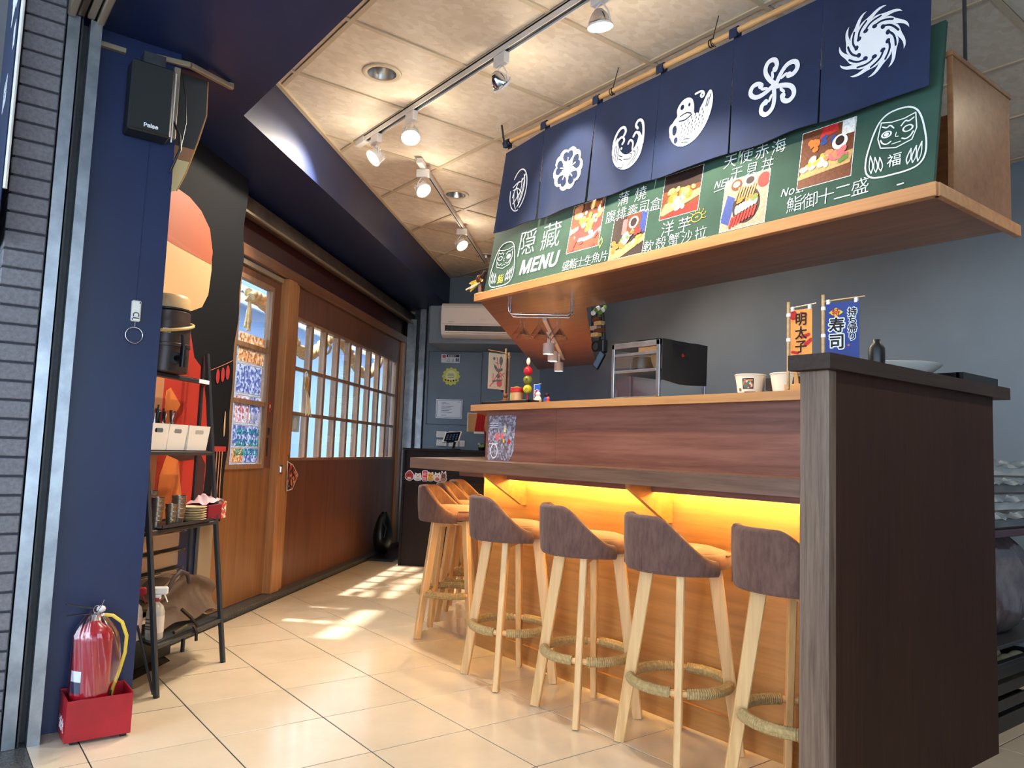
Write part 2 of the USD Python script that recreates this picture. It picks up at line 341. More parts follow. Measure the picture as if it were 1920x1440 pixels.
S('arcade_ceiling', bx(-4.6, -1.08, -7, 6, 3.25, 3.4), plain('arcade_paint', srgb(150, 150, 152), .8), 'plain ceiling of the covered arcade outside')
for k in range(3): S('arcade_pillar', bx(-4.6, -4.1, -6.4 + 4.2 * k, -5.9 + 4.2 * k, 0, 3.25), M['mortar'], 'pillar of the covered arcade outside')
# ceiling: panels in a bar grid
ceiling = thing('ceiling', 'beige patterned ceiling panels in a bar grid', kind='structure')
part(ceiling, 'slab', prism(Polygon([(-1.0, -4.2), (4.0, -4.2), (4.0, 4.2), tuple(uvx(6.0, .2)[:2]), tuple(uvx(6.0, 1.96)[:2]), (-1.0, 1.75)]), 3.12, 3.16), M['tbar'])
CR = Polygon([(-.239, -2.4), (-.239, 1.605), tuple(uvx(5.81, 1.30)[:2]), tuple(uvx(5.81, .27)[:2]), (3.92, 4.29), (3.92, -2.4)])
G = .638; gx0, gy0 = .026, 1.003
DOWN = [(.364, 1.347), (1.687, 2.659), (2.915, 3.979)]
holes = union_all([Point(p).buffer(.078, quad_segs=6) for p in DOWN])
for i in range(-1, 8):
    for j in range(-6, 8):
        q = sbox(gx0 + i * G + .0155, gy0 + j * G + .0155, gx0 + (i + 1) * G - .0155, gy0 + (j + 1) * G - .0155).intersection(CR)
        if q.area < .003: continue
        part(ceiling, 'panel', prism(q.difference(holes), 3.0, 3.012), M['ceil'])
for i in range(-0, 8):
    q = sbox(gx0 + i * G - .012, -2.4, gx0 + i * G + .012, 7).intersection(CR)
    if q.area > .01: part(ceiling, 'grid_bar', prism(q, 2.993, 3.003), M['tbar'])
for j in range(-5, 8):
    q = sbox(-1, gy0 + j * G - .012, 5, gy0 + j * G + .012).intersection(CR)
    if q.area > .01: part(ceiling, 'grid_bar', prism(q, 2.9935, 3.0035), M['tbar'])
a, b = uvx(.97, 1.289), uvx(5.81, 1.289)
part(ceiling, 'edge_trim', ub(.975, 5.81, 1.276, 1.300, 2.985, 3.0), M['tbar'])

# the navy beam over the entrance and the soffit along the window wall
S('trim_2', prism(Polygon([(-1.0, -4.2), (-.24, -4.2), (-.24, 1.598), tuple(uvx(6.3, 1.30)[:2]), tuple(uvx(6.3, 1.96)[:2]), tuple(uvx(.45, 1.96)[:2]), (-1.0, 1.75)]), 2.67, 3.12), M['navy'], 'navy painted beam and soffit around the ceiling')
# walls
S('wall_front', join(bx(-.944, -.636, 1.18, 1.62, 0, 2.67), bx(-1.01, -.944, 1.20, 1.62, 0, 2.67)), M['navy'], 'navy painted column beside the entrance')
S('wall_left', join(ub(.35, 1.78, 1.78, 1.95, 0, 2.67)), M['navy'], 'navy wall behind the ladder shelf')
S('wall_kitchen', bx(3.92, 4.05, -4.3, 4.29, 0, 3.12), M['slate'], 'slate blue kitchen wall')
S('wall_back', ub(5.81, 5.95, -.6, 1.53, 0, 3.12), M['slate'], 'slate blue back wall')
S('wall_right', bx(-.24, 4.05, -4.4, -4.25, 0, 3.12), M['slate'], 'slate blue end wall')
S('wall_end', ub(6.42, 6.5, 1.3, 2.0, 0, 3.1), M['dark_steel'], 'dark wall added behind the shutter guides to stop a light leak')  # added to block light leaking in at the soffit end
S('wall_corner', ub(5.83, 6.4, 1.44, 1.50, 0, 3.0), plain('dark_green', srgb(28, 46, 48), .6), 'dark return beside the back wall')
S('bulkhead', ub(5.19, 5.81, -.3, 1.361, 2.166, 2.556, .004), M['slate'], 'boxed bulkhead behind the air conditioner')
S('trim_3', join([ub(5.803, 5.81, 1.499, 1.504, 1.35, 2.16), ub(5.803, 5.81, .899, .904, 1.35, 2.16), ub(5.803, 5.81, .9, 1.504, 2.157, 2.162), ub(5.803, 5.81, .9, 1.504, 1.35, 1.355)]), plain('seam', srgb(64, 76, 90), .7), 'access panel seams on the back wall')

# window wall
ww = thing('wall_window', 'reddish wooden window wall with posts and lintel', kind='structure')
part(ww, 'lower_panel', ub(2.97, 5.86, 1.845, 1.90, .03, .955), M['wall_w'])
part(ww, 'upper_panel', ub(2.97, 5.86, 1.845, 1.90, 2.03, 2.268), M['wall_w'])
part(ww, 'lintel', ub(1.3, 6.16, 1.815, 1.93, 2.266, 2.345, .004), M['lintel_w'])
part(ww, 'post', ub(2.735, 2.875, 1.80, 1.93, .03, 2.266, .005), M['post_w'])
part(ww, 'post', ub(2.875, 2.972, 1.825, 1.93, .03, 2.266, .004), M['post_w'])
part(ww, 'post', ub(5.86, 6.10, 1.82, 1.93, .03, 2.266, .004), M['post_w'])
part(ww, 'header_board', ub(1.3, 6.3, 1.86, 1.95, 2.345, 2.68), M['maroon'])
part(ww, 'roller_rail', join(ub(1.3, 6.45, 1.80, 1.88, 2.545, 2.64), ub(1.3, 6.45, 1.76, 1.80, 2.505, 2.53), ub(1.3, 6.45, 1.775, 1.85, 2.525, 2.552)), M['beam_steel'])
part(ww, 'roller_rail', ub(1.3, 6.45, 1.745, 1.765, 2.50, 2.515), M['shutter'])
S('trim_4', join(ub(6.0, 6.1, 1.71, 1.815, 0, 2.55), ub(6.0, 6.1, 1.60, 1.67, 0, 2.68)), M['steel'], 'steel shutter guides beside the back wall')
S('trim_5', ub(6.06, 6.12, 1.48, 1.75, 0, 2.68), M['dark_steel'], 'dark slot of the shutter guide')

# lattice window
win = thing('window_1', 'wide wooden lattice window of twenty-seven panes', kind='structure')
wu0, wu1, wz0, wz1 = 2.985, 5.70, .962, 2.028
part(win, 'frame', join(ub(2.972, 3.012, 1.838, 1.885, .955, 2.035), ub(5.70, 5.76, 1.838, 1.885, .955, 2.035)), M['lattice'])
part(win, 'frame', join(ub(3.012, 5.70, 1.838, 1.885, .955, .978), ub(3.012, 5.70, 1.838, 1.885, 2.012, 2.035)), M['lattice'])
part(win, 'side_board', ub(5.76, 5.86, 1.85, 1.9, .955, 2.035), M['wall_w'])
nu_ = 9; us = [3.012 + (5.70 - 3.012) * k / nu_ for k in range(nu_ + 1)]; zs = [.978, 1.308, 1.648, 2.012]
for k in range(1, nu_): part(win, 'mullion', ub(us[k] - .022, us[k] + .022, 1.840, 1.892, .978, 2.012, .002), M['lattice'])
for z in zs[1:3]:
    part(win, 'rail', ub(3.012, 5.70, 1.842, 1.864, z - .014, z + .014, .002), M['lattice'])
for i in range(nu_):
    for j in range(3):
        part(win, 'pane', ub(us[i] + (.024 if i else .0), us[i + 1] - (.024 if i < nu_ - 1 else .0), 1.850, 1.854, zs[j] + (.014 if j else 0), zs[j + 1] - (.014 if j < 2 else 0)), M['glass'])
part(ww, 'post', ub(5.70, 5.87, 1.90, 1.93, .03, 2.266), M['wall_w'])

# sliding door
door = thing('door_1', 'sliding wooden door with glazed upper half', kind='structure')
dz = [.935, 1.345, 1.715, 2.14]; du = [1.22, 1.66, 2.115, 2.585]
part(door, 'leaf_panel', ub(1.15, 2.735, 1.865, 1.905, .035, .905), M['door_w'])
part(door, 'stile', ub(2.60, 2.735, 1.862, 1.905, .905, 2.255), M['wall_w'])
part(door, 'stile', ub(1.15, 1.22, 1.862, 1.905, .905, 2.255), M['wall_w'])
part(door, 'top_rail', ub(1.22, 2.60, 1.862, 1.905, 2.165, 2.255), M['wall_w'])
part(door, 'glazing_frame', join(ub(1.22, 2.615, 1.855, 1.9, .905, .935), ub(1.22, 2.615, 1.855, 1.9, 2.14, 2.17), ub(2.585, 2.615, 1.855, 1.9, .935, 2.14)), M['lattice'])
for z in dz[1:3]: part(door, 'rail', ub(1.22, 2.585, 1.86, 1.893, z - .016, z + .016, .002), M['lattice'])
for u in du[1:3]: part(door, 'mullion', ub(u - .02, u + .02, 1.858, 1.884, .935, 2.14, .002), M['lattice'])
for i in range(3):
    for j in range(3):
        part(door, 'pane', ub(du[i] + (.02 if i else 0), du[i + 1] - (.02 if i < 2 else 0), 1.872, 1.876, dz[j] + (.016 if j else 0), dz[j + 1] - (.016 if j < 2 else 0)), M['glass'])
part(door, 'door_track', ub(1.2, 2.72, 1.84, 1.862, 2.225, 2.258), M['shutter'])
part(door, 'pull_slot', ub(2.655, 2.675, 1.8595, 1.863, .985, 1.115), M['black_pl'], label='dark recessed door pull')
part(door, 'lock', join(ub(2.655, 2.685, 1.858, 1.863, 1.135, 1.185, .001), ub(2.664, 2.676, 1.855, 1.859, 1.148, 1.172)), M['dark_steel'], label='small dark door lock')
part(door, 'latch_plate', join(ub(2.742, 2.80, 1.794, 1.801, .865, .925, .002), ub(2.760, 2.782, 1.788, 1.796, .875, .915, .002)), M['chrome'], label='chrome latch plate on the post')

# entrance: steel shutter guides, rolled shutter, brick pier
S('trim_6', join(bx(-1.058, -1.018, 1.08, 1.22, 0, 2.64), bx(-.984, -.945, 1.075, 1.20, 0, 2.64)), M['steel'], 'brushed steel shutter guide beside the brick pier')
S('trim_7', join(bx(-1.018, -.984, 1.14, 1.20, 0, 2.64), bx(-1.012, -1.006, 1.09, 1.14, 0, 2.64)), M['dark_steel'], 'dark slot of the entrance shutter guide')
shut = thing('roller_shutter', 'rolled-up beige roller shutter above the entrance', 'shutter', (-1.0, 0, 2.63), kind='structure')
for k, x in enumerate((-.062, -.032, .002, .034)):
    part(shut, 'slat', bx(x, x + .026, -4.2, 1.08, (0, .012, .012, 0)[k], .09, .004), M['shutter'] if k != 1 else M['beam_steel'])
part(shut, 'cover', bx(-.10, .075, -4.2, 1.06, .09, .40), M['dark_steel'])
pier = thing('wall_pier', 'grey split-face brick pier outside the entrance', kind='structure')
part(pier, 'core', bx(-1.180, -1.062, 1.092, 1.6, 0, 3.1), M['mortar'])
for k in range(46):
    z = .004 + k * .0665
    part(pier, 'brick', bx(-1.189, -1.064, 1.085, 1.6, z, z + .0585, .003), M['brick'])

# ================================================================== the bar
XB, VB = 1.194, .185
def yc(d, dv=None): return XB - d + (VB + (d if dv is None else dv)) * S2
def band(d0, d1, ya, ue, v0=None, v1=None):
    v0 = d0 if v0 is None else v0; v1 = d1 if v1 is None else v1
    return Polygon([(XB - d0, ya), (XB - d0, yc(d0, v0)), tuple(uvx(ue, VB + v0)[:2]), tuple(uvx(ue, VB + v1)[:2]), (XB - d1, yc(d1, v1)), (XB - d1, ya)])
YE = -.765; UE = 4.50
bar = thing('bar_counter', 'long brown wooden sushi bar with a raised front and dining ledge', 'bar counter')
part(bar, 'front_panel', prism(band(-.02, 0, YE, UE), .09, .975), M['bar_ply'])
part(bar, 'skirting', prism(band(-.02, .012, YE, UE), 0, .093), M['bar_ply'])
part(bar, 'fascia', prism(band(-.02, 0, YE, UE), 1.02, 1.308), M['bar_dark'])
part(bar, 'ledge', prism(band(-.02, .394, YE, UE), .972, 1.029), M['shelf_w'])
part(bar, 'apron', prism(band(.115, .135, YE, UE), .937, .973), M['bar_dark'])
def bracket(y):
    pr = prism(Polygon([(0, 0), (0, .168), (.27, .168), (.27, .146), (.03, 0)]), 0, .022)
    return pr[0] @ np.array([[-1., 0, 0], [0, 0, 1.], [0, 1., 0]]) + np.array([XB, y, .805]), pr[1][:, ::-1]
for y in (.076, 1.07): part(bar, 'bracket', bracket(y), M['bar_ply'])
for u in (2.9, 3.9):
    v, f = bracket(0); part(bar, 'bracket', xf(((v - np.array([XB, 0, 0])), f), Rz(-45), uvx(u, VB)), M['bar_ply'])
part(bar, 'seam', bx(XB - .0012, XB, .848, .853, 1.03, 1.306), M['bar_dark'])
led = thing('led_strip', 'glowing warm yellow light strip under the bar ledge', 'light strip')
LEDM = glow('led_glow', LEDC, 130)
part(led, 'diffuser', prism(band(.045, .059, YE + .01, UE - .1), .955, .965), LEDM)
part(led, 'channel', prism(band(.041, .063, YE + .01, UE - .1), .965, .972), M['white_metal'])
top = prism(Polygon([(XB - .04, YE + .01), (XB - .04, yc(.04, .105)), tuple(uvx(UE, VB + .105)[:2]), tuple(uvx(UE, VB - .46)[:2]), (XB + .46, yc(-.46, -.46)), (XB + .46, YE + .01)]), 1.308, 1.343)
solo('counter_top', top, M['top_w'], 'light brown raised counter top running along the bar', 'counter top')

endp = thing('end_partition', 'tall dark brown wooden partition closing the near end of the bar', 'partition', (0, 0, 0))
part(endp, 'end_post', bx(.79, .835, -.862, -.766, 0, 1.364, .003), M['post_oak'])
part(endp, 'panel', bx(.835, 2.0, -.862, -.852, 0, 1.364), M['espresso'])
part(endp, 'cap', prism(Polygon([(.758, -.885), (2.115, -.885), (2.115, -.30), (1.30, -.30), (1.30, -.745), (.758, -.745)]), 1.364, 1.411), M['esp_top'])

# ================================================================== canopy over the bar
can = thing('canopy', 'brown wooden box canopy hanging over the bar', 'canopy', (0, 0, 0))
CX0, CX1, CV0, CV1 = 1.17, 1.835, .29, -.35
ycn = lambda x, v: x + v * S2
cpoly = Polygon([(CX0, -1.015), (CX0, ycn(CX0, CV0)), (3.918, ycn(3.918, CV0) - .01), (3.918, ycn(3.918, CV1)), (CX1, ycn(CX1, CV1)), (CX1, -1.015)])
part(can, 'bottom_panel', prism(cpoly, 1.985, 2.0), M['canopy_w'])
part(can, 'front_edging', bx(CX0 - .012, CX0 + .02, -1.02, 1.585, 1.955, 2.002, .002), M['canopy_edge'])
part(can, 'end_edging', bx(CX0, CX1 + .01, -1.027, -1.005, 1.955, 2.0, .002), M['canopy_edge'])
part(can, 'end_panel', bx(1.305, 1.79, -1.015, -.995, 2.0, 2.485, .002), M['canopy_w'])
part(can, 'end_panel_trim', bx(1.295, 1.80, -1.02, -.99, 2.478, 2.495, .002), M['canopy_w'])
part(can, 'back_panel', bx(1.775, 1.79, -.995, ycn(1.79, CV1), 2.0, 2.485), M['canopy_w'])
v, f = prism(Polygon([tuple(uvx(1.94, CV0 - .012)[:2]), tuple(uvx(5.8, CV0 - .012)[:2]), tuple(uvx(5.8, CV0 - .03)[:2]), tuple(uvx(1.94, CV0 - .03)[:2])]), 2.0, 2.06)
part(can, 'wing_panel', (v, f), M['canopy_w'])
for x, y in ((1.52, -.97), (1.52, 1.0)): part(can, 'hanger_rod', rod((x, y, 2.0), (x, y, 3.0), .007), M['dark_steel'])

# chalk board leaning back over the front edge
BT = .182; bn = np.array([-1, 0, BT]) / math.hypot(1, BT); bey = np.array([BT, 0, 1.]) / math.hypot(1, BT)
board = thing('menu_board', 'green chalkboard menu sign with white handwritten dishes over the bar', 'menu board', (0, 0, 0))
def bpt(y, z, off=.001): return np.array([1.177 + BT * (z - 2.0), y, z]) + bn * off
v, f = bx(0, 2.515, 0, .612, -.016, 0)
BM = np.stack([np.array([0, -1., 0]), bey, bn], 1)
part(board, 'panel', (v @ BM.T + bpt(1.512, 2.002, 0), f), M['board'])
# ================================================================== world-placed things: parts given in world coordinates
WORLD = {}
def wthing(name, label, cat, loc, rz=0, group=None, kind=None):
    x = thing(name, label, cat, loc, rz, group, kind); WORLD[str(x.GetPath())] = (np.array(loc, float), rz); return x
part0 = part
def part(parent, name, mesh, mat, smooth=False, label=None, kind=None):
    top_ = None if parent is None else '/'.join(str(parent.GetPath()).split('/')[:3])
    if top_ in WORLD:
        loc, rz = WORLD[top_]
        if hasattr(mesh, 'vertices'): mesh = tm(mesh)
        mesh = ((np.asarray(mesh[0], float) - loc) @ Rz(rz), mesh[1])
    return part0(parent, name, mesh, mat, smooth, label, kind)

# ------------------------------------------------------------------ handwriting on the board
RIGHT = (0, -1, 0)
def write(text, ys, zc_, h, mat, bold=0, jit=4, cjk=True, dz=0.0):
    """one handwritten character per centre along the board; returns nothing, each phrase is one part"""
    ms = []
    for k, ch in enumerate(text):
        y = ys[0] + (ys[1] - ys[0]) * (k / max(1, len(text) - 1)); g = glyphs(ch, h, bold, cjk, 80).buffer(-.010 * h)
        b = g.bounds; g = affinity.translate(g, -(b[0] + b[2]) / 2, -(b[1] + b[3]) / 2)
        g = affinity.rotate(g, random.uniform(-jit, jit), origin=(0, 0))
        ms.append(plate(g, bpt(y, zc_ + dz * k + random.uniform(-.003, .003)), RIGHT, bey, .0012))
    part(board, 'lettering', join(ms), mat)
def draw(shape, y, z, mat, name='chalk_drawing', label=None): part(board, name, plate(shape, bpt(y, z), RIGHT, bey, .0012), mat, label=label)

write('隠藏', (1.170, .968), 2.245, .165, M['chalk'], 0, 2)
g = glyphs('MENU', .108, 2, False); gi = glyphs('MENU', .108, 1, False)
g = affinity.scale(g, .315 / g.bounds[2], 1, origin=(0, 0)); draw(affinity.skew(g, 8, origin=(0, 0)), 1.195, 2.052, M['chalk'], 'lettering', 'thick white block letters')
write('盛鮨士生魚片', (.800, .525), 2.042, .060, M['chalk'])
write('蒲燒', (.452, .340), 2.318, .078, M['chalk'])
write('腹排壽司盒', (.522, .232), 2.246, .070, M['chalk'], dz=-.002)
write('洋芋', (.135, .040), 2.096, .078, M['chalk'])
write('軟殼蟹沙拉', (.236, -.058), 2.033, .066, M['chalk'])
write('天使赤海', (-.165, -.395), 2.330, .070, M['chalk'])
write('干貝丼', (-.205, -.352), 2.263, .062, M['chalk'])
write('鮨御十二盛', (-.495, -.752), 2.056, .070, M['chalk'])
draw(affinity.skew(glyphs('NEW', .045, 0, False), 12, origin=(0, 0)), -.098, 2.222, M['chalk'], 'lettering')
draw(stroke([(0, 0), (.068, .006)], .004), -.100, 2.208, M['chalk'], 'chalk_line')
draw(affinity.skew(glyphs('No1.', .045, 0, False), 10, origin=(0, 0)), -.432, 2.098, M['chalk'], 'lettering')
draw(stroke([(0, 0), (.02, .001)], .005), -.885, 2.028, M['chalk'], 'chalk_line')
def daruma(w, h, eye_side, fill):
    """two-eyed wishing doll in outline: robe, face, brows, eyes, moustache, folds"""
    X = lambda x: x * w / 2; Y = lambda y: y * h; s = []
    half = [(0, 1), (.34, .985), (.6, .9), (.76, .75), (.88, .55), (.97, .34), (.95, .14), (.75, .03), (.4, .0), (0, 0)]
    body = [(X(a), Y(b)) for a, b in half] + [(X(-a), Y(b)) for a, b in half[::-1]]
    for _ in range(2): body = [q for (a, b), (c, d) in zip(body, body[1:] + body[:1]) for q in ((.75 * a + .25 * c, .75 * b + .25 * d), (.25 * a + .75 * c, .25 * b + .75 * d))]
    body.append(body[0])
    s += [stroke(body, .006)]
    s += [stroke([(X(x), Y(y)) for x, y in [(-.55, .86), (-.2, .82), (.2, .82), (.55, .86), (.62, .62), (.5, .46), (0, .40), (-.5, .46), (-.62, .62), (-.55, .86)]], .004)]
    for sg in (-1, 1):
        s += [stroke([(X(x * sg), Y(y)) for x, y in [(.12, .72), (.25, .79), (.34, .75), (.5, .79)]], .005), ell(X(.34 * sg), Y(.65), .16 * w / 2 * 1.1, .055 * h).difference(ell(X(.34 * sg), Y(.65), .11 * w / 2 * 1.1, .037 * h))]
        if sg == eye_side: s += [ell(X(.34 * sg), Y(.65), .08 * w / 2, .03 * h)]
        s += [stroke([(X(x * sg), Y(y)) for x, y in [(.18, .52), (.3, .49), (.45, .52), (.52, .58)]], .005)]
        for x, t in ((.42, .30), (.58, .32), (.74, .36)):
            s += [stroke([(X(sg * x), Y(.10)), (X(sg * (x - .06)), Y(t * .6)), (X(sg * (x + .08)), Y(t + .02))], .004), stroke([(X(sg * x), Y(.10)), (X(sg * (x + .10)), Y(t * .55)), (X(sg * (x + .08)), Y(t + .02))], .003)]
    s += [stroke([(X(-.02), Y(.64)), (X(-.05), Y(.57)), (X(.05), Y(.57))], .003), stroke([(X(-.14), Y(.475)), (X(.14), Y(.48))], .003)]
    return union_all(s)
draw(daruma(.235, .270, 1, False), 1.366, 2.018, M['chalk'], label='white outline of a round wishing doll')
draw(daruma(.215, .250, -1, True), -.868, 2.072, M['chalk'], label='white outline of a round wishing doll with one filled eye')
def one(ch, y, z, h, m):
    g = glyphs(ch, h); b = g.bounds; draw(affinity.translate(g, -(b[0] + b[2]) / 2, -(b[1] + b[3]) / 2), y, z, m, 'lettering')
one('鮨', 1.366, 2.062, .058, M['chalk_y']); one('福', -.866, 2.126, .052, M['chalk'])
crab = [ell(0, 0, .030, .022).difference(ell(0, 0, .026, .018))] + [stroke([(.03 * math.cos(a), .022 * math.sin(a)), (.045 * math.cos(a), .036 * math.sin(a)), (.05 * math.cos(a + .15), .042 * math.sin(a + .15))], .003) for a in np.radians([15, 45, 75, 105, 135, 165, 200, 340])] + [stroke([(-.008, 0), (.008, .002)], .003), stroke([(-.004, -.005), (-.003, .006)], .002), stroke([(.004, -.005), (.004, .006)], .002)]
draw(union_all(crab), -.024, 2.112, M['chalk_o'], label='orange chalk crab')
draw(Polygon([(0, -.03), (.016, 0), (.004, .03), (-.014, .002)]).difference(Polygon([(0, -.022), (.011, 0), (.003, .022), (-.009, .002)])), .566, 2.118, M['chalk_y'], label='yellow chalk diamond')

# ------------------------------------------------------------------ photo prints of dishes on the board
PC = {k: mottled('print_' + k, tuple(.72 * x for x in srgb(*c)), tuple(min(1, 1.12 * x) for x in srgb(*c)), 110, .6, 4, specular_ior_level=.25) for k, c in dict(orange=(226, 120, 44), salmon=(232, 142, 96), red=(196, 44, 40), cream=(240, 226, 190), green=(104, 136, 56), brown=(110, 58, 32), dark=(44, 26, 24), wood=(206, 164, 104), white=(236, 232, 226), blue=(50, 70, 140), grey=(128, 116, 108), pink=(224, 110, 112), tan=(190, 150, 128), yellow=(236, 196, 70), steel=(176, 176, 176)).items()}
def dish(y0, y1, z0, z1, bg, shapes, label, seed):
    w, h = y0 - y1, (z1 - z0) * 1.0164; o = bpt(y0, z0, .0005)
    ph = thing('photo_print', label, 'photo', (0, 0, 0), group=None)
    WORLD[str(ph.GetPath())] = (o, 0); ph.GetPrim().GetAttribute('xformOp:translate').Set(Gf.Vec3d(*o))
    P = lambda s, lift: plate(affinity.scale(s, w, h, origin=(0, 0)), o + bn * lift, RIGHT, bey, .0006)
    part(ph, 'sheet', P(sbox(0, 0, 1, 1), 0), PC['white']); e = .014
    frame = sbox(e, e, 1 - e, 1 - e)
    part(ph, 'background', P(frame, .0006), PC[bg])
    for k, (col, s) in enumerate(shapes): part(ph, 'printed_shape', P(s.intersection(frame), .0010 + .00025 * k), PC[col])
    return ph
def blobs(n, x0, x1, y0, y1, r, rng):
    return union_all([affinity.rotate(ell(rng.uniform(x0, x1), rng.uniform(y0, y1), r * rng.uniform(.6, 1.3), r * rng.uniform(.5, 1.0), 10), rng.uniform(0, 90)) for _ in range(n)])
rg = random.Random(3)
dish(.817, .580, 2.105, 2.368, 'brown', [('steel', affinity.rotate(ell(.62, .38, .45, .20), 8)), ('red', affinity.rotate(ell(.6, .44, .44, .17), 8)), ('salmon', blobs(16, .1, .9, .45, .95, .09, rg)), ('orange', blobs(12, .15, .85, .4, .9, .07, rg)), ('cream', blobs(10, .1, .9, .3, .85, .06, rg)), ('green', blobs(6, .4, .7, .4, .7, .05, rg)), ('red', blobs(6, .05, .95, .03, .3, .07, rg)), ('white', blobs(5, .02, .3, .35, .55, .06, rg))], 'photo of a heaped seafood bowl, leftmost print on the green menu board', 1)
dish(.492, .271, 2.007, 2.224, 'dark', [('blue', sbox(.82, .5, 1, 1)), ('brown', sbox(.4, .55, .82, 1)), ('wood', Polygon([(0, .02), (.35, .02), (1, .30), (1, .46), (.2, .2)])), ('wood', sbox(0, 0, .2, .3)), ('pink', sbox(.30, .55, .44, .9)), ('white', ell(.62, .78, .14, .14)), ('dark', ell(.62, .78, .09, .10)), ('orange', blobs(10, .1, .5, .2, .42, .09, rg)), ('cream', blobs(9, .35, .75, .3, .6, .08, rg)), ('red', blobs(6, .6, .85, .45, .62, .07, rg)), ('yellow', blobs(3, .75, .9, .25, .42, .06, rg)), ('green', blobs(6, .3, .7, .42, .6, .04, rg))], 'photo of sushi on a board with a pink bottle, below the hand-written crab roll box', 2)
dish(.196, -.024, 2.145, 2.362, 'brown', [('dark', sbox(0, .62, 1, 1)), ('red', Polygon([(0, 0), (1, 0), (1, .22), (.1, .1)])), ('wood', Polygon([(0, .12), (.1, .08), (1, .34), (1, .5), (.1, .34)])), ('orange', blobs(14, .15, .85, .36, .6, .09, rg)), ('salmon', blobs(9, .2, .9, .4, .64, .07, rg)), ('cream', blobs(6, .3, .6, .25, .45, .06, rg)), ('green', blobs(5, .55, .8, .4, .5, .04, rg)), ('white', blobs(4, .42, .6, .14, .34, .08, rg))], 'photo of orange fried rolls on a wooden tray, square print nearest the board centre', 3)
dish(-.154, -.371, 2.011, 2.241, 'tan', [('blue', Polygon([(0, .2), (.2, .1), (.3, .6), (.1, .7)])), ('dark', affinity.rotate(ell(.55, .42, .30, .34), 10)), ('brown', ell(.28, .86, .12, .11)), ('white', ell(.58, .88, .14, .12)), ('red', ell(.88, .82, .13, .14)), ('cream', ell(.28, .87, .08, .06)), ('dark', ell(.58, .88, .09, .07)), ('salmon', union_all([stroke([(.3 + .06 * k, .56), (.36 + .06 * k, .78)], .035) for k in range(7)])), ('cream', union_all([ell(.36 + .065 * k, .36 + .02 * k, .05, .09) for k in range(7)])), ('orange', blobs(10, .35, .8, .5, .56, .05, rg)), ('red', union_all([stroke([(.24 + .07 * k, .06 + .02 * k), (.28 + .07 * k, .22 + .02 * k)], .05) for k in range(8)])), ('green', blobs(3, .7, .85, .45, .55, .04, rg))], 'photo of a prawn platter with three round dolls, print under the new-dish writing', 4)
dish(-.497, -.714, 2.110, 2.346, 'brown', [('wood', Polygon([(0, .16), (.95, .24), (1, .46), (.1, .36)])), ('brown', sbox(0, 0, 1, .16)), ('red', Polygon([(.35, .78), (.7, .85), (.66, 1), (.4, 1)])), ('blue', blobs(4, .42, .62, .7, .85, .07, rg)), ('white', sbox(.76, .74, 1, 1)), ('white', ell(.74, .64, .14, .13)), ('dark', ell(.74, .66, .08, .08)), ('orange', blobs(8, .16, .34, .62, .8, .07, rg)), ('cream', blobs(10, .05, .55, .28, .46, .07, rg)), ('yellow', blobs(6, .2, .5, .36, .5, .05, rg)), ('pink', blobs(9, .62, .9, .36, .5, .07, rg)), ('green', blobs(4, .78, .92, .24, .36, .05, rg)), ('salmon', blobs(6, .45, .7, .40, .52, .05, rg))], 'photo of a mixed sashimi board, rightmost print beside the large chalk doll', 5)

# ------------------------------------------------------------------ bamboo pole and noren curtain
rodp = wthing('bamboo_pole', 'long bamboo pole carrying the navy curtain panels', 'pole', (1.2, 0, 2.87))
pts = [(1.2 + .002 * math.sin(7 * y), y, 2.870 + .0015 * math.sin(5 * y)) for y in np.arange(1.33, -2.0, -.03)]
part(rodp, 'cane', tube(pts, [.013 + (.0022 if k % 9 == 0 else 0) for k in range(len(pts))], 10), M['bamboo'], 40)
for y in (.50, -.10, -.85): part(rodp, 'tie', join(tube([(1.2 + .016 * math.cos(a), y + .002 * a, 2.87 + .016 * math.sin(a)) for a in np.linspace(0, 12, 30)], .0025, 5), rod((1.19, y, 2.88), (1.215, y - .01, 2.99), .002, 5), rod((1.186, y, 2.86), (1.184, y - .02, 2.835), .002, 5)), M['black_pl'], label='black cord tie')
part(rodp, 'end_tie', join(tube([(1.2 + .02 * math.cos(a), 1.345 + .004 * a, 2.865 + .018 * math.sin(a)) for a in np.linspace(0, 14, 40)], .005, 6), rod((1.2, 1.40, 2.88), (1.2, 1.43, 2.994), .006, 6)), M['dark_steel'], label='dark cord wound round the pole end')
def nx(y, z):
    d = max(0., min(1., (2.84 - z) / .49))
    return 1.2 - .004 * math.sin(9 * y + 1) * d - .003 * math.sin(23 * y) * d - .004 * d
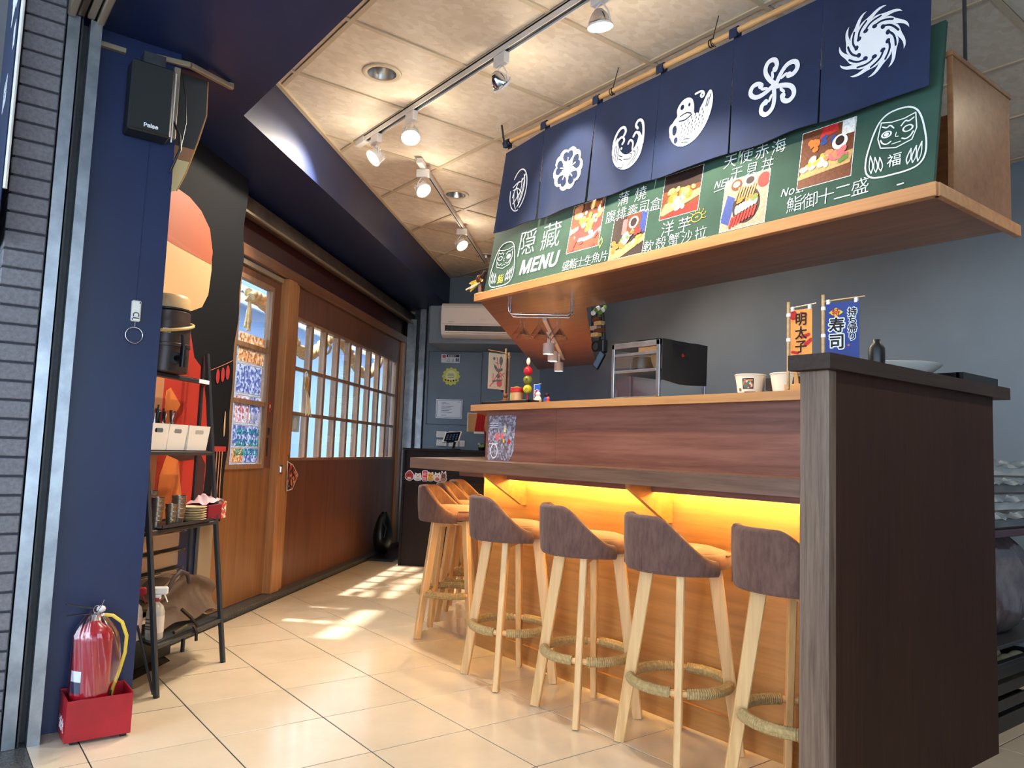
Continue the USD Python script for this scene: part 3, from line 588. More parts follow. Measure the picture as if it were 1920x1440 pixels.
def crest(k):
    r = .115; s = []
    if k == 0:
        e = ell(0, 0, r * .62, r * 1.05, 30); s = [stroke(arc(0, 0, r * .60, r * 1.0, -60, 150, 30), .007), stroke(arc(0, 0, r * .66, r * 1.05, 185, 290, 20), .006)]
        s += [stroke([(r * x, r * y) for x, y in p], .006) for p in ([(-.5, .1), (-.2, .35), (.15, .4), (.35, .8)], [(-.45, -.05), (-.1, .1), (.2, -.1)], [(-.2, .1), (.0, -.3), (.2, -.75)], [(-.35, -.2), (-.25, -.6), (0, -.95)], [(.2, .75), (.42, .3), (.35, -.4), (.1, -.85)], [(.3, .6), (.33, .1), (.2, -.5)], [(.1, .55), (.2, .1), (.05, -.45)], [(-.1, .4), (-.3, 0), (-.42, -.4)], [(.2, -.1), (.05, -.2), (-.1, -.5), (-.3, -.7)])]
        g = affinity.rotate(union_all(s), -14, origin=(0, 0))
    elif k == 1:
        pet = lambda q: union_all([affinity.rotate(union_all([ell(-.24 * q * r, .66 * r, .32 * q * r, .30 * q * r), ell(.24 * q * r, .66 * r, .32 * q * r, .30 * q * r), Polygon([(-.5 * q * r, .62 * r), (.5 * q * r, .62 * r), (.12 * r, .1 * r), (-.12 * r, .1 * r)])]), 72 * i, origin=(0, 0)) for i in range(5)])
        heart = union_all([affinity.rotate(union_all([ell(-.15 * r, .62 * r, .19 * r, .20 * r), ell(.15 * r, .62 * r, .19 * r, .20 * r), Polygon([(-.33 * r, .58 * r), (.33 * r, .58 * r), (0, .16 * r)])]), 72 * i, origin=(0, 0)) for i in range(5)])
        st = union_all([stroke([(0, 0), (math.sin(math.radians(a)) * r * l, math.cos(math.radians(a)) * r * l)], .007) for a0 in range(5) for a, l in ((72 * a0, .52), (72 * a0 + 18, .36), (72 * a0 - 18, .36))])
        g = pet(1.0).difference(heart).union(st).union(ell(0, 0, .1 * r, .1 * r))
    elif k == 2:
        disc = ell(0, -.1 * r, .88 * r, .86 * r, 36).difference(ell(.05 * r, .52 * r, .62 * r, .86 * r, 30))
        s = [disc, stroke([(r * x, r * y) for x, y in [(-.84, -.1), (-.8, .5), (-.5, .9), (-.2, .92), (-.08, .7), (-.2, .55)]], .014), stroke([(r * x, r * y) for x, y in [(-.7, 0), (-.62, .4), (-.3, .55), (-.16, .32), (-.3, .2)]], .012), stroke([(r * x, r * y) for x, y in [(.86, -.1), (.92, .4), (.85, .85), (.6, .95), (.45, .75), (.58, .6)]], .014), stroke([(r * x, r * y) for x, y in [(.7, -.1), (.7, .3), (.5, .5), (.35, .32)]], .013), stroke([(r * x, r * y) for x, y in [(.3, -.2), (.35, .1), (.15, .25), (.05, .1)]], .011), ell(-.35 * r, .02 * r, .06 * r, .06 * r), ell(-.25 * r, -.3 * r, .07 * r, .07 * r)]
        cut = [stroke([(r * x, r * y) for x, y in p], .004) for p in ([(-.8, -.3), (-.72, .2)], [(-.7, -.4), (-.62, .2)], [(-.6, -.5), (-.52, .1)], [(-.2, -.5), (.2, -.6), (.3, -.4), (.15, -.35)], [(0, -.85), (.4, -.6), (.5, -.35), (.35, -.3)], [(.3, -.8), (.65, -.4), (.6, -.2)], [(-.55, -.75), (-.3, -.85), (-.25, -.7)], [(-.5, -.25), (-.3, -.35)], [(-.5, -.4), (-.32, -.5)])]
        g = union_all(s).difference(union_all(cut))
    elif k == 3:
        body = Polygon(chaikin([(r * x, r * y) for x, y in [(-.95, -.55), (-1, -.1), (-.8, .2), (-.6, .3), (-.68, .62), (-.35, .92), (0, .86), (.12, .55), (.1, .2), (.25, .1), (.5, .35), (.75, .75), (.9, .9), (1, .5), (.85, -.1), (.5, -.6), (.05, -.92), (-.5, -.95)]], True)).buffer(.004)
        s = [body, stroke([(r * x, r * y) for x, y in [(.2, .95), (.5, .98), (.62, .8), (.5, .7), (.42, .82), (.55, .9)]], .010), stroke([(r * x, r * y) for x, y in [(-.98, -.4), (-1.05, .05), (-.75, .1)]], .010)]
        cut = [ell(-.42 * r, .62 * r, .09 * r, .10 * r), ell(-.08 * r, .62 * r, .05 * r, .07 * r), stroke([(r * x, r * y) for x, y in [(-.5, .28), (-.2, .35), (0, .25)]], .005), stroke([(r * x, r * y) for x, y in [(-.55, .1), (-.25, .05), (.05, .2)]], .006), ell(-.78 * r, -.2 * r, .12 * r, .2 * r), ell(-.7 * r, -.62 * r, .10 * r, .13 * r), ell(.33 * r, .38 * r, .09 * r, .22 * r)]
        cut += [stroke([(r * (-.45 + .16 * i + .05 * (j % 2)), r * (-.15 - .14 * j + .06 * i)), (r * (-.43 + .16 * i + .05 * (j % 2)), r * (-.08 - .14 * j + .06 * i))], .004) for i in range(7) for j in range(5)]
        cut += [stroke([(r * x, r * y) for x, y in p], .004) for p in ([(-.4, -.8), (-.1, -.86)], [(-.3, -.7), (0, -.76)], [(.75, .3), (.9, .7)], [(.68, .3), (.78, .6)])]
        g = union_all(s).difference(union_all(cut))
    elif k == 4:
        one_ = [stroke([(r * x, r * y) for x, y in [(.02, .05), (-.12, .4), (-.16, .75), (.05, 1.0), (.32, .92), (.36, .66), (.22, .52)]], .019), ell(.22 * r, .55 * r, .11 * r, .11 * r), affinity.rotate(ell(.06 * r, .42 * r, .055 * r, .15 * r), -12)]
        g = union_all([affinity.rotate(union_all(one_), 72 * i + 20, origin=(0, 0)) for i in range(5)] + [ell(0, 0, .13 * r, .13 * r)])
    else:
        r = .118; disc = ell(0, 0, .62 * r, .62 * r, 36); s = [disc]; cut = []
        for i in range(11):
            a = 360 / 11 * i
            c_ = [(math.radians(96 - 62 * t), (.50 + .56 * t + .035 * math.sin(9 * t)) * r, .175 * r * (1 - t) ** .75) for t in np.linspace(0, 1, 12)]
            fl = Polygon([((q + w) * math.cos(h), (q + w) * math.sin(h)) for h, q, w in c_] + [((q - w) * math.cos(h), (q - w) * math.sin(h)) for h, q, w in c_[::-1]]).buffer(0)
            s.append(affinity.rotate(fl, a, origin=(0, 0)))
            cut.append(affinity.rotate(union_all([stroke([(r * x, r * y) for x, y in [(-.10, .50), (.04, .62), (.20, .66), (.40, .66)]], .0075), ell(-.10 * r, .47 * r, .08 * r, .065 * r)]), a + 12, origin=(0, 0)))
        g = union_all(s).difference(union_all(cut))
    return g
TOPS = [1.375, 1.032, .622, .200, -.203, -.605, -1.0]; BOT = [(1.456, 1.084), (1.066, .684), (.664, .246), (.242, -.180), (-.190, -.583), (-.592, -.984)]
CRC = [(1.238, 2.556), (.823, 2.562), (.400, 2.555), (.015, 2.560), (-.399, 2.563), (-.794, 2.577)]
NL = ['navy noren panel with white oval reed crest, leftmost on the pole', 'navy noren panel with white cherry blossom crest', 'navy noren panel with white curling wave crest', 'navy noren panel with white curled fish crest', 'navy noren panel with white five-armed spiral flower crest', 'navy noren panel with white swirling flame crest, rightmost on the pole']
for k in range(6):
    ta, tb = TOPS[k], TOPS[k + 1]; ba, bb = BOT[k]
    pan = wthing('noren_panel', NL[k], 'curtain panel', (1.2, (ta + tb) / 2, 2.345), group=None)
    def fn(s, t):
        z = 2.838 - .491 * t - (.03 * (1 - s) * (1 - t) if k == 0 else 0) - .004 * math.sin(6 * s) * t
        y = (ta * (1 - s) + tb * s) * (1 - t) + (ba * (1 - s) + bb * s) * t; return (nx(y, z), y, z)
    cloth = part(pan, 'cloth', thick(grid(fn, 14, 12), .0022, (-1, 0, 0)), M['noren'], 40)
    part(cloth, 'hem', thick(grid(lambda s, t: tuple(np.array(fn(s, .965 + .033 * t)) + np.array([-.0012, 0, 0])), 14, 1), .001, (-1, 0, 0)), M['noren'], 40)
    y0, z0 = CRC[k]; v, f = prism(crest(k), 0, .0012)
    W = np.array([[nx(y0 - p[0], z0 + p[1]) - .0016 - p[2], y0 - p[0], z0 + p[1]] for p in v]); part(cloth, 'crest', (W, f), M['white_print'], label='white printed crest')
    for yt in ([ta - .005] if k else [ta - .01]) + ([tb + .02] if k == 5 else []):
        part(pan, 'loop', join(tube([(1.2 + .017 * math.cos(a), yt, 2.87 + .017 * math.sin(a)) for a in np.linspace(0, 2 * math.pi, 13)[:-1]], .0018, 4, True), *[xf(bx(-.0015, .0015, -.019, .019, -.001, .032), None, (1.2 + s, yt, 2.838)) for s in (-.0165, .0165)], tm(trimesh.creation.annulus(.0155, .0180, .038, transform=trimesh.transformations.translation_matrix([1.2, yt, 2.87]) @ trimesh.transformations.rotation_matrix(math.pi / 2, [1, 0, 0])))), M['noren'])
# ================================================================== ceiling lights
WHITE_HOT = glow('lamp_face', (1.0, .90, .74), 22); OFFL = plain('lamp_lens_off', srgb(200, 200, 196), .25)
for k, (x, y) in enumerate(DOWN):
    dl = thing('downlight', ['round recessed downlight, nearest one left of the long track', 'round recessed downlight beside the diagonal track', 'round recessed downlight farthest back beside the chalkboard'][k], 'ceiling light', (x, y, 3.0), group='unlit recessed downlights')
    part(dl, 'trim_ring', lathe([(.074, .0), (.074, -.006), (.088, -.010), (.100, -.006), (.102, .0), (.074, 0)], 40), M['tbar'], 40)
    part(dl, 'reflector', lathe([(.076, -.002), (.070, .02), (.052, .07), (.048, .085), (.0, .086)], 40), plain(f'reflector_{k}', srgb(190, 190, 188), .28, .9), 50)
    part(dl, 'lamp', lathe([(.0, .05), (.026, .052), (.030, .065), (.026, .084)], 20), OFFL, 40)
track = wthing('light_track', 'white ceiling light track running towards the viewer', 'light track', (.67, 0, 2.96))
part(track, 'rail', join(bx(.652, .657, -2.2, 2.20, 2.956, 2.992), bx(.683, .688, -2.2, 2.20, 2.956, 2.992), bx(.652, .688, -2.2, 2.20, 2.984, 2.993)), M['white_metal'])
part(track, 'groove', bx(.657, .683, -2.2, 2.19, 2.966, 2.985), M['dark_steel'])
part(track, 'end_feed', bx(.651, .689, 2.12, 2.235, 2.953, 2.993, .003), M['white_metal'])
track2 = wthing('light_track', 'white diagonal ceiling light track parallel to the windows', 'light track', uvx(3.7, .78, 2.96))
part(track2, 'rail', ub(2.42, 5.05, .765, .795, 2.962, 2.993, .002), M['white_metal'])
part(track2, 'groove', ub(2.5, 5.03, .776, .784, 2.9612, 2.966), M['dark_steel'])
part(track2, 'end_feed', ub(2.33, 2.46, .760, .800, 2.957, 2.993, .003), M['white_metal'])
def head(pos, ax, d, lit, label, chrome, lum=1.0):
    """track spot lamp: adapter box, wire yoke, lamp body; pos = adapter under the rail, d = where it looks"""
    h = thing('track_spotlight', label, 'spotlight', pos, 0, None)
    A = Rz(ax); part(h, 'adapter', xf(bx(-.016, .016, -.045, .045, -.055, .0, .003), A), M['white_metal'])
    d = np.array(d, float); d /= np.linalg.norm(d); c = np.array([0, 0, -.135])
    z = -d; a = np.array([1., 0, 0]) if abs(z[0]) < .9 else np.array([0, 1., 0]); x = np.cross(a, z); x /= np.linalg.norm(x); F = np.stack([x, np.cross(z, x), z], 1)
    hz = np.cross(d, [0, 0, 1.]); hz = hz / np.linalg.norm(hz) if np.linalg.norm(hz) > .1 else np.array([1., 0, 0])
    for s in (-1, 1): part(h, 'yoke_arm', tube([(0, 0, -.052), hz * s * .018 + (0, 0, -.065), hz * s * .040 + (0, 0, -.10), hz * s * .050 + (0, 0, -.135)], .0032, 6), M['white_metal'])
    part(h, 'lamp_body', xf(lathe([(.0, .052), (.018, .050), (.024, .042), (.030, .036), (.040, .018), (.046, .004), (.048, -.008), (.046, -.018)], 28), F, c), M['chrome'] if chrome else M['white_metal'], 40)
    if not chrome: part(h, 'cooling_fins', join([xf(bx(.026, .046, -.0012, .0012, .004, .040), F @ Rz(30 * k), c) for k in range(12)]), M['white_metal'])
    part(h, 'lens', xf(lathe([(.046, -.016), (.030, -.022), (.0, -.024)], 28), F, c), WHITE_HOT if lit else OFFL, 40, label='glowing lens' if lit else None)
    part(h, 'rim', xf(lathe([(.044, -.012), (.052, -.012), (.052, -.020), (.044, -.020), (.044, -.012)], 28), F, c), M['white_metal'], 40)
    return np.array(pos) + c + d * .03
HEADS = [((.67, 1.985, 2.956), 0, (-.70, .06, -.70), 1, 'white lit spotlight at the end of the long track, next to the navy soffit', 0, 22, 56),
         ((.67, 1.565, 2.956), 0, (-.22, -.55, -1.0), 1, 'white lit spotlight with finned body, second from the end of the long track', 0, 26, 62),
         ((.67, .726, 2.956), 0, (.86, .10, -.56), 1, 'chrome-backed spotlight turned to the blossom curtain', 1, 14, 34),
         ((.67, .055, 2.956), 0, (.18, .02, -1.0), 1, 'chrome-backed spotlight at the top edge of the view', 1, 22, 62),
         (uvx(2.45, .78, 2.956), 45, (.15, -.72, -.80), 1, 'white lit spotlight on the diagonal track nearest the viewer', 0, 26, 60),
         (uvx(3.82, .78, 2.956), 45, (.15, -.72, -.80), 1, 'white lit spotlight near the far end of the diagonal track', 0, 24, 60)]
for k, (pos, ax, d, lit, lab, chrome, watts, cone) in enumerate(HEADS):
    p = head(pos, ax, d, lit, lab, chrome); d = np.array(d, float); d /= np.linalg.norm(d)
    spot(f'/World/track_lamp_{k + 1:03d}', p + d * .035, d, watts, cone)
# cylinder lamps under the canopy
ct = wthing('light_track', 'short white light track under the canopy', 'light track', uvx(3.7, -.06, 1.97))
part(ct, 'rail', ub(2.62, 4.75, -.075, -.045, 1.965, 1.985, .002), M['white_metal'])
for k, u in enumerate((3.12, 3.55, 4.28)):
    p = uvx(u, -.05, 1.965)
    cl = thing('canopy_spotlight', ['white cylinder spotlight nearest under the canopy', 'middle white cylinder spotlight under the canopy', 'white cylinder spotlight farthest back under the canopy'][k], 'spotlight', p, 45)
    part(cl, 'adapter', bx(-.04, .04, -.016, .016, -.025, 0, .003), M['white_metal'])
    part(cl, 'stem', bx(-.008, .008, -.010, .010, -.085, -.025), M['white_metal'])
    part(cl, 'lamp_body', lathe([(0, -.08), (.036, -.08), (.040, -.085), (.040, -.118), (.0405, -.119), (.0405, -.122), (.040, -.123), (.040, -.160), (.036, -.160), (.034, -.150)], 28), M['white_metal'], 40)
    part(cl, 'lens', lathe([(.035, -.152), (0, -.153)], 28), WHITE_HOT)
    spot(f'/World/canopy_lamp_{k + 1:03d}', p + np.array([0, 0, -.18]), (0, 0, -1), 14, 44, (1.0, .90, .76), .03, 0)
# one added ceiling lamp out of view, warm fill for the room
for k, (x, y) in enumerate(((2.75, -1.9),)):
    dl = thing('kitchen_downlight', 'added round kitchen fill light out of view to the right of the canopy', 'ceiling light', (x, y, 3.0))
    part(dl, 'trim_ring', lathe([(.074, .0), (.074, -.006), (.088, -.010), (.100, -.006), (.102, .0), (.074, 0)], 32), M['tbar'], 40)
    part(dl, 'lamp', lathe([(.0, -.002), (.070, -.003), (.074, .0)], 32), glow(f'kitchen_lamp_{k}', (1., .86, .66), 14))
    spot(f'/World/kitchen_lamp_{k + 1:03d}', (x, y, 2.96), (.12, 0, -1), 18, 80, (1, .84, .62), .06, 0)
# ================================================================== bar stools
ST = None
def make_stool(loc, rz, label, swivel=-20):
    s = thing('bar_stool', label, 'bar stool', loc, rz, None)
    prof = [(0, .676), (.150, .672), (.176, .678), (.186, .692), (.187, .712), (.180, .727), (.168, .734), (.160, .733), (.154, .738), (.120, .748), (.05, .752), (0, .753)]
    SWV = Rz(swivel)
    seat = part(s, 'seat', lathe(prof, 44), M['seat_f'], 40, label='round padded seat')
    part(seat, 'piping', tube([(.182 * math.cos(a), .182 * math.sin(a), .728) for a in np.linspace(-1.25, .55, 20)], .0035, 6), M['seat_f'], 40)
    # wrap-around back: closed cross-section swept round the rear, its top sloping down to the seat
    nA, V, F = 48, [], []
    for i in range(nA + 1):
        a = math.radians(180 - 106 + 212 * i / nA); q = abs(i / nA * 2 - 1); e = max(0., (q - .34) / .66)
        zt = .866 - .150 * (e * e * (3 - 2 * e)) ** .9; zb = .664; th = .030 - .010 * q ** 6; lean = .014 * (1 - q)
        sec = [(.180, zb + .012), (.186, zb), (.204, zb - .003), (.212, zb + .010), (.213 + lean * .5, (zb + zt) / 2), (.208 + lean, zt - .014), (.202 + lean, zt - .003), (.196 + lean - .4 * th, zt), (.204 + lean - th, zt - .006), (.200 + lean - th, zt - .018), (.186, (zb + zt) / 2)]
        for r, z in sec: V.append((r * math.cos(a), r * math.sin(a), z))
    m_ = 11
    for i in range(nA):
        for k in range(m_):
            k2 = (k + 1) % m_; a0, b0 = i * m_, (i + 1) * m_
            F += [(a0 + k, b0 + k, b0 + k2), (a0 + k, b0 + k2, a0 + k2)]
    for e0, fl in ((0, 0), (nA * m_, 1)):
        for k in range(1, m_ - 1): F.append((e0, e0 + k + fl, e0 + k + 1 - fl))
    back = part(s, 'backrest', (np.array(V) @ SWV.T, np.array(F)), M['back_f'], 50, label='low curved back in purplish brown cloth')
    for b in (-24, 24): part(back, 'back_seam', tube([(.2145 * math.cos(math.radians(180 + swivel + b)), .2145 * math.sin(math.radians(180 + swivel + b)), z) for z in np.linspace(.672, .845 - abs(b) * .0008, 6)], .0016, 5), M['back_f'])
    for sx in (-1, 1):
        for sy in (-1, 1):
            part(s, 'leg', beam((sx * .088, sy * .088, .668), (sx * .155, sy * .155, .002), .052, .030, .040, .026, (sx, sy, 0)), M['stool_w'])
            k = .60; rr = .1355
    for k in range(2):
        part(s, 'cross_rail', xf(bx(-.135, .135, -.014, .014, .628 + .012 * k, .668, .003), Rz(45 + 90 * k)), M['stool_w'])
    part(s, 'mount_plate', lathe([(0, .665), (.11, .665), (.11, .674), (0, .674)], 24), M['dark_steel'])
    for q in range(4):
        n_ = 54; an = np.radians(np.linspace(45 + 90 * q + 9, 45 + 90 * q + 81, n_))
        part(s, 'rope_footrest', tube([(.182 * math.cos(a), .182 * math.sin(a), .252) for a in an], [.0185 + (.0022 if k % 2 else 0) for k in range(n_)], 9), M['rope'], label='rope-wrapped footrest arc' if q == 0 else None)
        a0 = math.radians(45 + 90 * q)
        part(s, 'footrest_bracket', xf(tube([(.182 * math.cos(a), .182 * math.sin(a), .252) for a in np.radians(np.linspace(-10, 10, 7))], .0125, 8), Rz(45 + 90 * q)), M['stool_w'])
        part(s, 'screw', xf(lathe([(0, .004), (.006, .003), (.007, 0)], 10), Rz(45 + 90 * q) @ Ry(-90), (.168 * math.cos(a0), .168 * math.sin(a0), .252)), M['chrome'])
    return s
SL = ['brown upholstered bar stool at the bar, second from the dark end partition', 'brown upholstered bar stool half hidden behind the end of the dark partition', 'brown bar stool in the middle of the straight row', 'brown bar stool at the far end of the straight row, nearest the bar corner', 'first brown bar stool round the bar corner, side-on beside the window aisle', 'middle stool of the three round the bar corner', 'farthest stool of the three round the bar corner']
SP = [((.970, -.160, 0), -6), ((.985, -.645, 0), -4), ((.950, .323, 0), -8), ((.957, .868, 0), -7), (tuple(uvx(2.075, .39, 0)), -45), (tuple(uvx(2.55, .39, 0)), -43), (tuple(uvx(3.04, .41, 0)), -46)]
stool = make_stool(*SP[0], SL[0])
for (p, a), lab in list(zip(SP, SL))[1:4]: dup(stool.GetPrim(), p, a, lab)
stool_far = make_stool(*SP[4], SL[4], 0)
for (p, a), lab in list(zip(SP, SL))[5:]: dup(stool_far.GetPrim(), p, a, lab)
# ================================================================== beside the entrance
E_ = .004
box_ = wthing('extinguisher_box', 'open red metal box on the floor holding the fire extinguisher', 'box', (-.775, 1.085, 0))
for nm, b in (('side', (-.881, -.669, 1.008, 1.008 + E_, .012, .153)), ('side', (-.881, -.669, 1.158, 1.162, .012, .160)), ('side', (-.881, -.877, 1.012, 1.158, .012, .155)), ('side', (-.673, -.669, 1.012, 1.158, .012, .158)), ('bottom', (-.877, -.673, 1.012, 1.158, .012, .016))):
    part(box_, nm, bx(*b), M['red_paint'])
for x in (-.86, -.70):
    for y in (1.03, 1.14): part(box_, 'foot', bx(x, x + .02, y - .01, y + .01, 0, .012), M['black_pl'])
g = affinity.scale(glyphs('滅火', .046), 1, 1.1, origin=(0, 0)); part(box_, 'lettering', plate(g, (-.8812, 1.135, .035), (0, -1, 0), (0, 0, 1), .0008), M['white_print'], label='white characters on the box side')
ex = wthing('fire_extinguisher', 'red fire extinguisher in a clear plastic bag standing in the red box', 'fire extinguisher', (-.80, 1.09, .016))
EC = (-.80, 1.09, 0)
part(ex, 'cylinder', lathe([(0, .016), (.060, .016), (.064, .022), (.064, .345), (.058, .372), (.040, .392), (.022, .402), (.018, .412), (0, .412)], 40, EC), M['red_ext'], 40)
part(ex, 'valve', join(lathe([(.016, .405), (.020, .412), (.020, .432), (.012, .44), (0, .44)], 20, EC), rod((-.80, 1.09, .425), (-.772, 1.085, .428), .008)), M['chrome'], 40)
part(ex, 'lever', join(beam((-.795, 1.088, .450), (-.900, 1.075, .478), .018, .004, .014, .004, (0, 1, 0)), beam((-.80, 1.088, .436), (-.895, 1.075, .436), .018, .004, .014, .004, (0, 1, 0))), M['dark_steel'])
part(ex, 'pin', join(tube([(-.80 + .012 * math.cos(a), 1.07, .452 + .014 * math.sin(a)) for a in np.linspace(0, 6.28, 14)], .0015, 5), tube([(-.80, 1.07, .44), (-.79, 1.05, .47), (-.785, 1.04, .49)], .0015, 5)), M['chrome'])
part(ex, 'hose', tube([(-.775, 1.085, .428), (-.745, 1.075, .424), (-.715, 1.06, .400), (-.697, 1.055, .350), (-.698, 1.055, .290), (-.712, 1.058, .225), (-.728, 1.065, .165), (-.735, 1.07, .10)], .0065, 9), M['yellow_pl'], 60, label='yellow rubber hose')
part(ex, 'nozzle', rod((-.735, 1.07, .16), (-.742, 1.072, .08), .011, 12), M['black_pl'])
aa = np.linspace(math.radians(188), math.radians(232), 9)
lab = grid(lambda s, t: (EC[0] + .0647 * math.cos(aa[0] + (aa[-1] - aa[0]) * s), EC[1] + .0647 * math.sin(aa[0] + (aa[-1] - aa[0]) * s), .165 + .07 * t), 8, 1)
part(ex, 'sticker', lab, plain('label_navy', srgb(52, 54, 84), .5), 60, label='dark lower half of the sticker')
part(ex, 'sticker', xf(grid(lambda s, t: (.0650 * math.cos(aa[0] + (aa[-1] - aa[0]) * s), .0650 * math.sin(aa[0] + (aa[-1] - aa[0]) * s), .205 + .038 * t), 8, 1), None, (EC[0], EC[1], 0)), M['paper'], 60, label='white upper half of the sticker')
def bagf(s, t):
    a = 2 * math.pi * s; z = .10 + .345 * t; r = .069 + .004 * math.sin(7 * a + 3 * t) * t + .003 * math.sin(13 * a + 9 * t)
    if t > .78: q = (t - .78) / .22; r = r * (1 - q) ** .75 + .014 * q
    f_ = .034 * max(0, math.cos(a + .55)) ** 6 * (1 - abs(2 * t - .95)) if t < .95 else 0
    return (EC[0] + (r + f_) * math.cos(a), EC[1] + (r + f_) * math.sin(a), z)
part(ex, 'plastic_bag', grid(bagf, 72, 22), M['clear_bag'], True, label='crumpled clear plastic bag')
part(ex, 'bag_knot', xf(tm(trimesh.creation.icosphere(2, .016)), np.diag([1, 1, .8]), (-.785, 1.082, .450)), plain('bag_white', srgb(220, 214, 212), .3), 50)

sw = wthing('pull_switch', 'small white pull switch with a metal ring on the navy column', 'switch', (-.733, 1.18, 1.53))
part(sw, 'body', bx(-.750, -.716, 1.158, 1.1795, 1.535, 1.618, .004), M['white_pl'])
part(sw, 'badge', join(tube([(-.733 + .010 * math.cos(a), 1.1572, 1.560 + .010 * math.sin(a)) for a in np.linspace(-.6, 3.8, 14)], .0018, 5), bx(-.744, -.722, 1.1565, 1.1585, 1.546, 1.550)), M['dark_steel'])
part(sw, 'screw_hole', join(bx(-.724, -.719, 1.1572, 1.1585, 1.607, 1.612), bx(-.747, -.742, 1.1572, 1.1585, 1.540, 1.545)), M['black_pl'])
part(sw, 'stem', rod((-.733, 1.166, 1.537), (-.733, 1.166, 1.512), .0025, 6), M['chrome'])
part(sw, 'ring', tube([(-.733 + .031 * math.cos(a), 1.166, 1.481 + .031 * math.sin(a)) for a in np.linspace(0, 2 * math.pi, 33)[:-1]], .0024, 7, True), M['chrome'], 60)
part(sw, 'cord', rod((-.733, 1.176, 1.618), (-.729, 1.178, 2.30), .0012, 5), M['navy'])

spk = wthing('loudspeaker', 'black wall loudspeaker high on the navy column', 'loudspeaker', (-.75, 1.12, 2.27))
part(spk, 'cabinet', bx(-.832, -.675, 1.085, 1.1795, 2.270, 2.552, .006), plain('speaker_black', srgb(22, 25, 30), .5))
part(spk, 'grille', bx(-.826, -.681, 1.079, 1.086, 2.276, 2.546, .003), mottled('grille_cloth', srgb(20, 24, 26), srgb(36, 40, 42), 900, .7, 2, bump=.6))
part(spk, 'lettering', plate(glyphs('Paise', .021, 2, False), (-.776, 1.0788, 2.288), (1, 0, 0), (0, 0, 1), .0008), M['white_print'], label='white name on the grille')
part(spk, 'edge_strip', rod((-.668, 1.10, 2.26), (-.668, 1.10, 2.545), .003, 6), M['white_metal'])
part(spk, 'bracket', bx(-.79, -.71, 1.10, 1.1795, 2.552, 2.60), M['dark_steel'])
con = wthing('cable_conduit', 'pale cable conduit running under the navy beam', 'conduit', (-.7, 1.17, 2.61))
part(con, 'run', join(xf(bx(-.945, -.845, 1.155, 1.1795, 2.592, 2.612, .002)), beam((-.735, 1.166, 2.618), (-.605, 1.166, 2.630), .024, .022, .024, .022, (0, 1, 0))), M['shutter'])
part(con, 'run', beam((-.603, 1.17, 2.632), (-.395, 1.30, 2.655), .024, .022, .024, .022, (0, 1, 0)), M['shutter'])
part(con, 'end', bx(-.405, -.385, 1.29, 1.31, 2.645, 2.672, .002), M['shutter'])
part(con, 'drop', bx(-.664, -.640, 1.156, 1.1795, 2.30, 2.60, .002), M['shutter'])
cb = wthing('speaker_cable', 'black cables looping down beside the loudspeaker', 'cable', (-.64, 1.17, 2.2))
part(cb, 'cable', tube([(-.675, 1.15, 2.40), (-.655, 1.14, 2.36), (-.632, 1.13, 2.31), (-.625, 1.13, 2.25), (-.640, 1.14, 2.20), (-.650, 1.16, 2.16)], .005, 7), M['black_pl'], 60)
part(cb, 'cable', tube([(-.63, 1.17, 2.58), (-.612, 1.16, 2.48), (-.604, 1.16, 2.38), (-.616, 1.16, 2.28), (-.640, 1.165, 2.20)], .003, 6), M['black_pl'], 60)

# painted panel hung behind the column
pb = wthing('painted_panel', 'narrow painted panel hanging behind the column, grey above and cream below', 'panel', (-.56, 1.33, 2.13))
outl = Polygon([(-.66, 2.66), (-.490, 2.655), (-.487, 2.50), (-.515, 2.38), (-.555, 2.22), (-.585, 2.14), (-.66, 2.10)])
for k, (lo, hi, m, nm) in enumerate(((2.335, 3, plain('panel_grey', srgb(60, 60, 60), .7), 'grey_field'), (2.275, 2.335, plain('panel_tan', srgb(170, 122, 86), .7), 'tan_band'), (2.0, 2.275, plain('panel_cream', srgb(232, 214, 160), .7), 'cream_field'))):
    part(pb, nm, plate(outl.intersection(sbox(-2, lo, 2, hi)), (0, 1.33, 0), (1, 0, 0), (0, 0, 1), .010), m)
part(pb, 'edging', tube([(-.488, 1.326, 2.656), (-.484, 1.326, 2.50), (-.512, 1.326, 2.37), (-.552, 1.326, 2.22), (-.582, 1.326, 2.14)], .004, 6), M['cardboard'], label='thin bent strip along the panel edge')

# hanging painted banner (plain colour shapes)
bnr = wthing('mural_banner', 'tall dark hanging banner painted with rust, peach and red-orange shapes', 'banner', uvx(1.3, 1.70, .62), 45)
def bv(u, z): return 1.70 + .0005 * math.sin(9 * u) + .006 * math.sin(17 * z + 3 * u) * max(0., u - 1.72) / .1
def bedge(z): return 1.775 + .055 * max(0, (z - .6) / 2.0) + .008 * math.sin(7 * z)
def bgrid(s, t):
    z = .60 + .02 * s + 2.06 * t; u = .62 + (bedge(z) - .62) * s; return tuple(uvx(u, bv(u, z), z))
part(bnr, 'cloth', thick(grid(bgrid, 24, 40), .002, (-1 / S2 * 0 + .7071, -.7071, 0)), plain('banner_cloth', srgb(20, 22, 28), .8, specular_ior_level=.2), 50)
def art(shape, col, lift, nm='painted_shape'):
    v, f = prism(shape.segmentize(.06), 0, .0008)
    W = np.array([uvx(p[0], bv(p[0], p[1]) - lift - p[2], p[1]) for p in v]); part(bnr, nm, (W, f), col)
AC = {k: plain('mural_' + k, srgb(*c), .6) for k, c in dict(rust=(176, 92, 62), peach=(222, 182, 132), red=(186, 50, 36), orange=(232, 130, 64), dark=(66, 34, 40), lantern=(190, 58, 56), shade=(196, 74, 44), tan=(196, 136, 96)).items()}
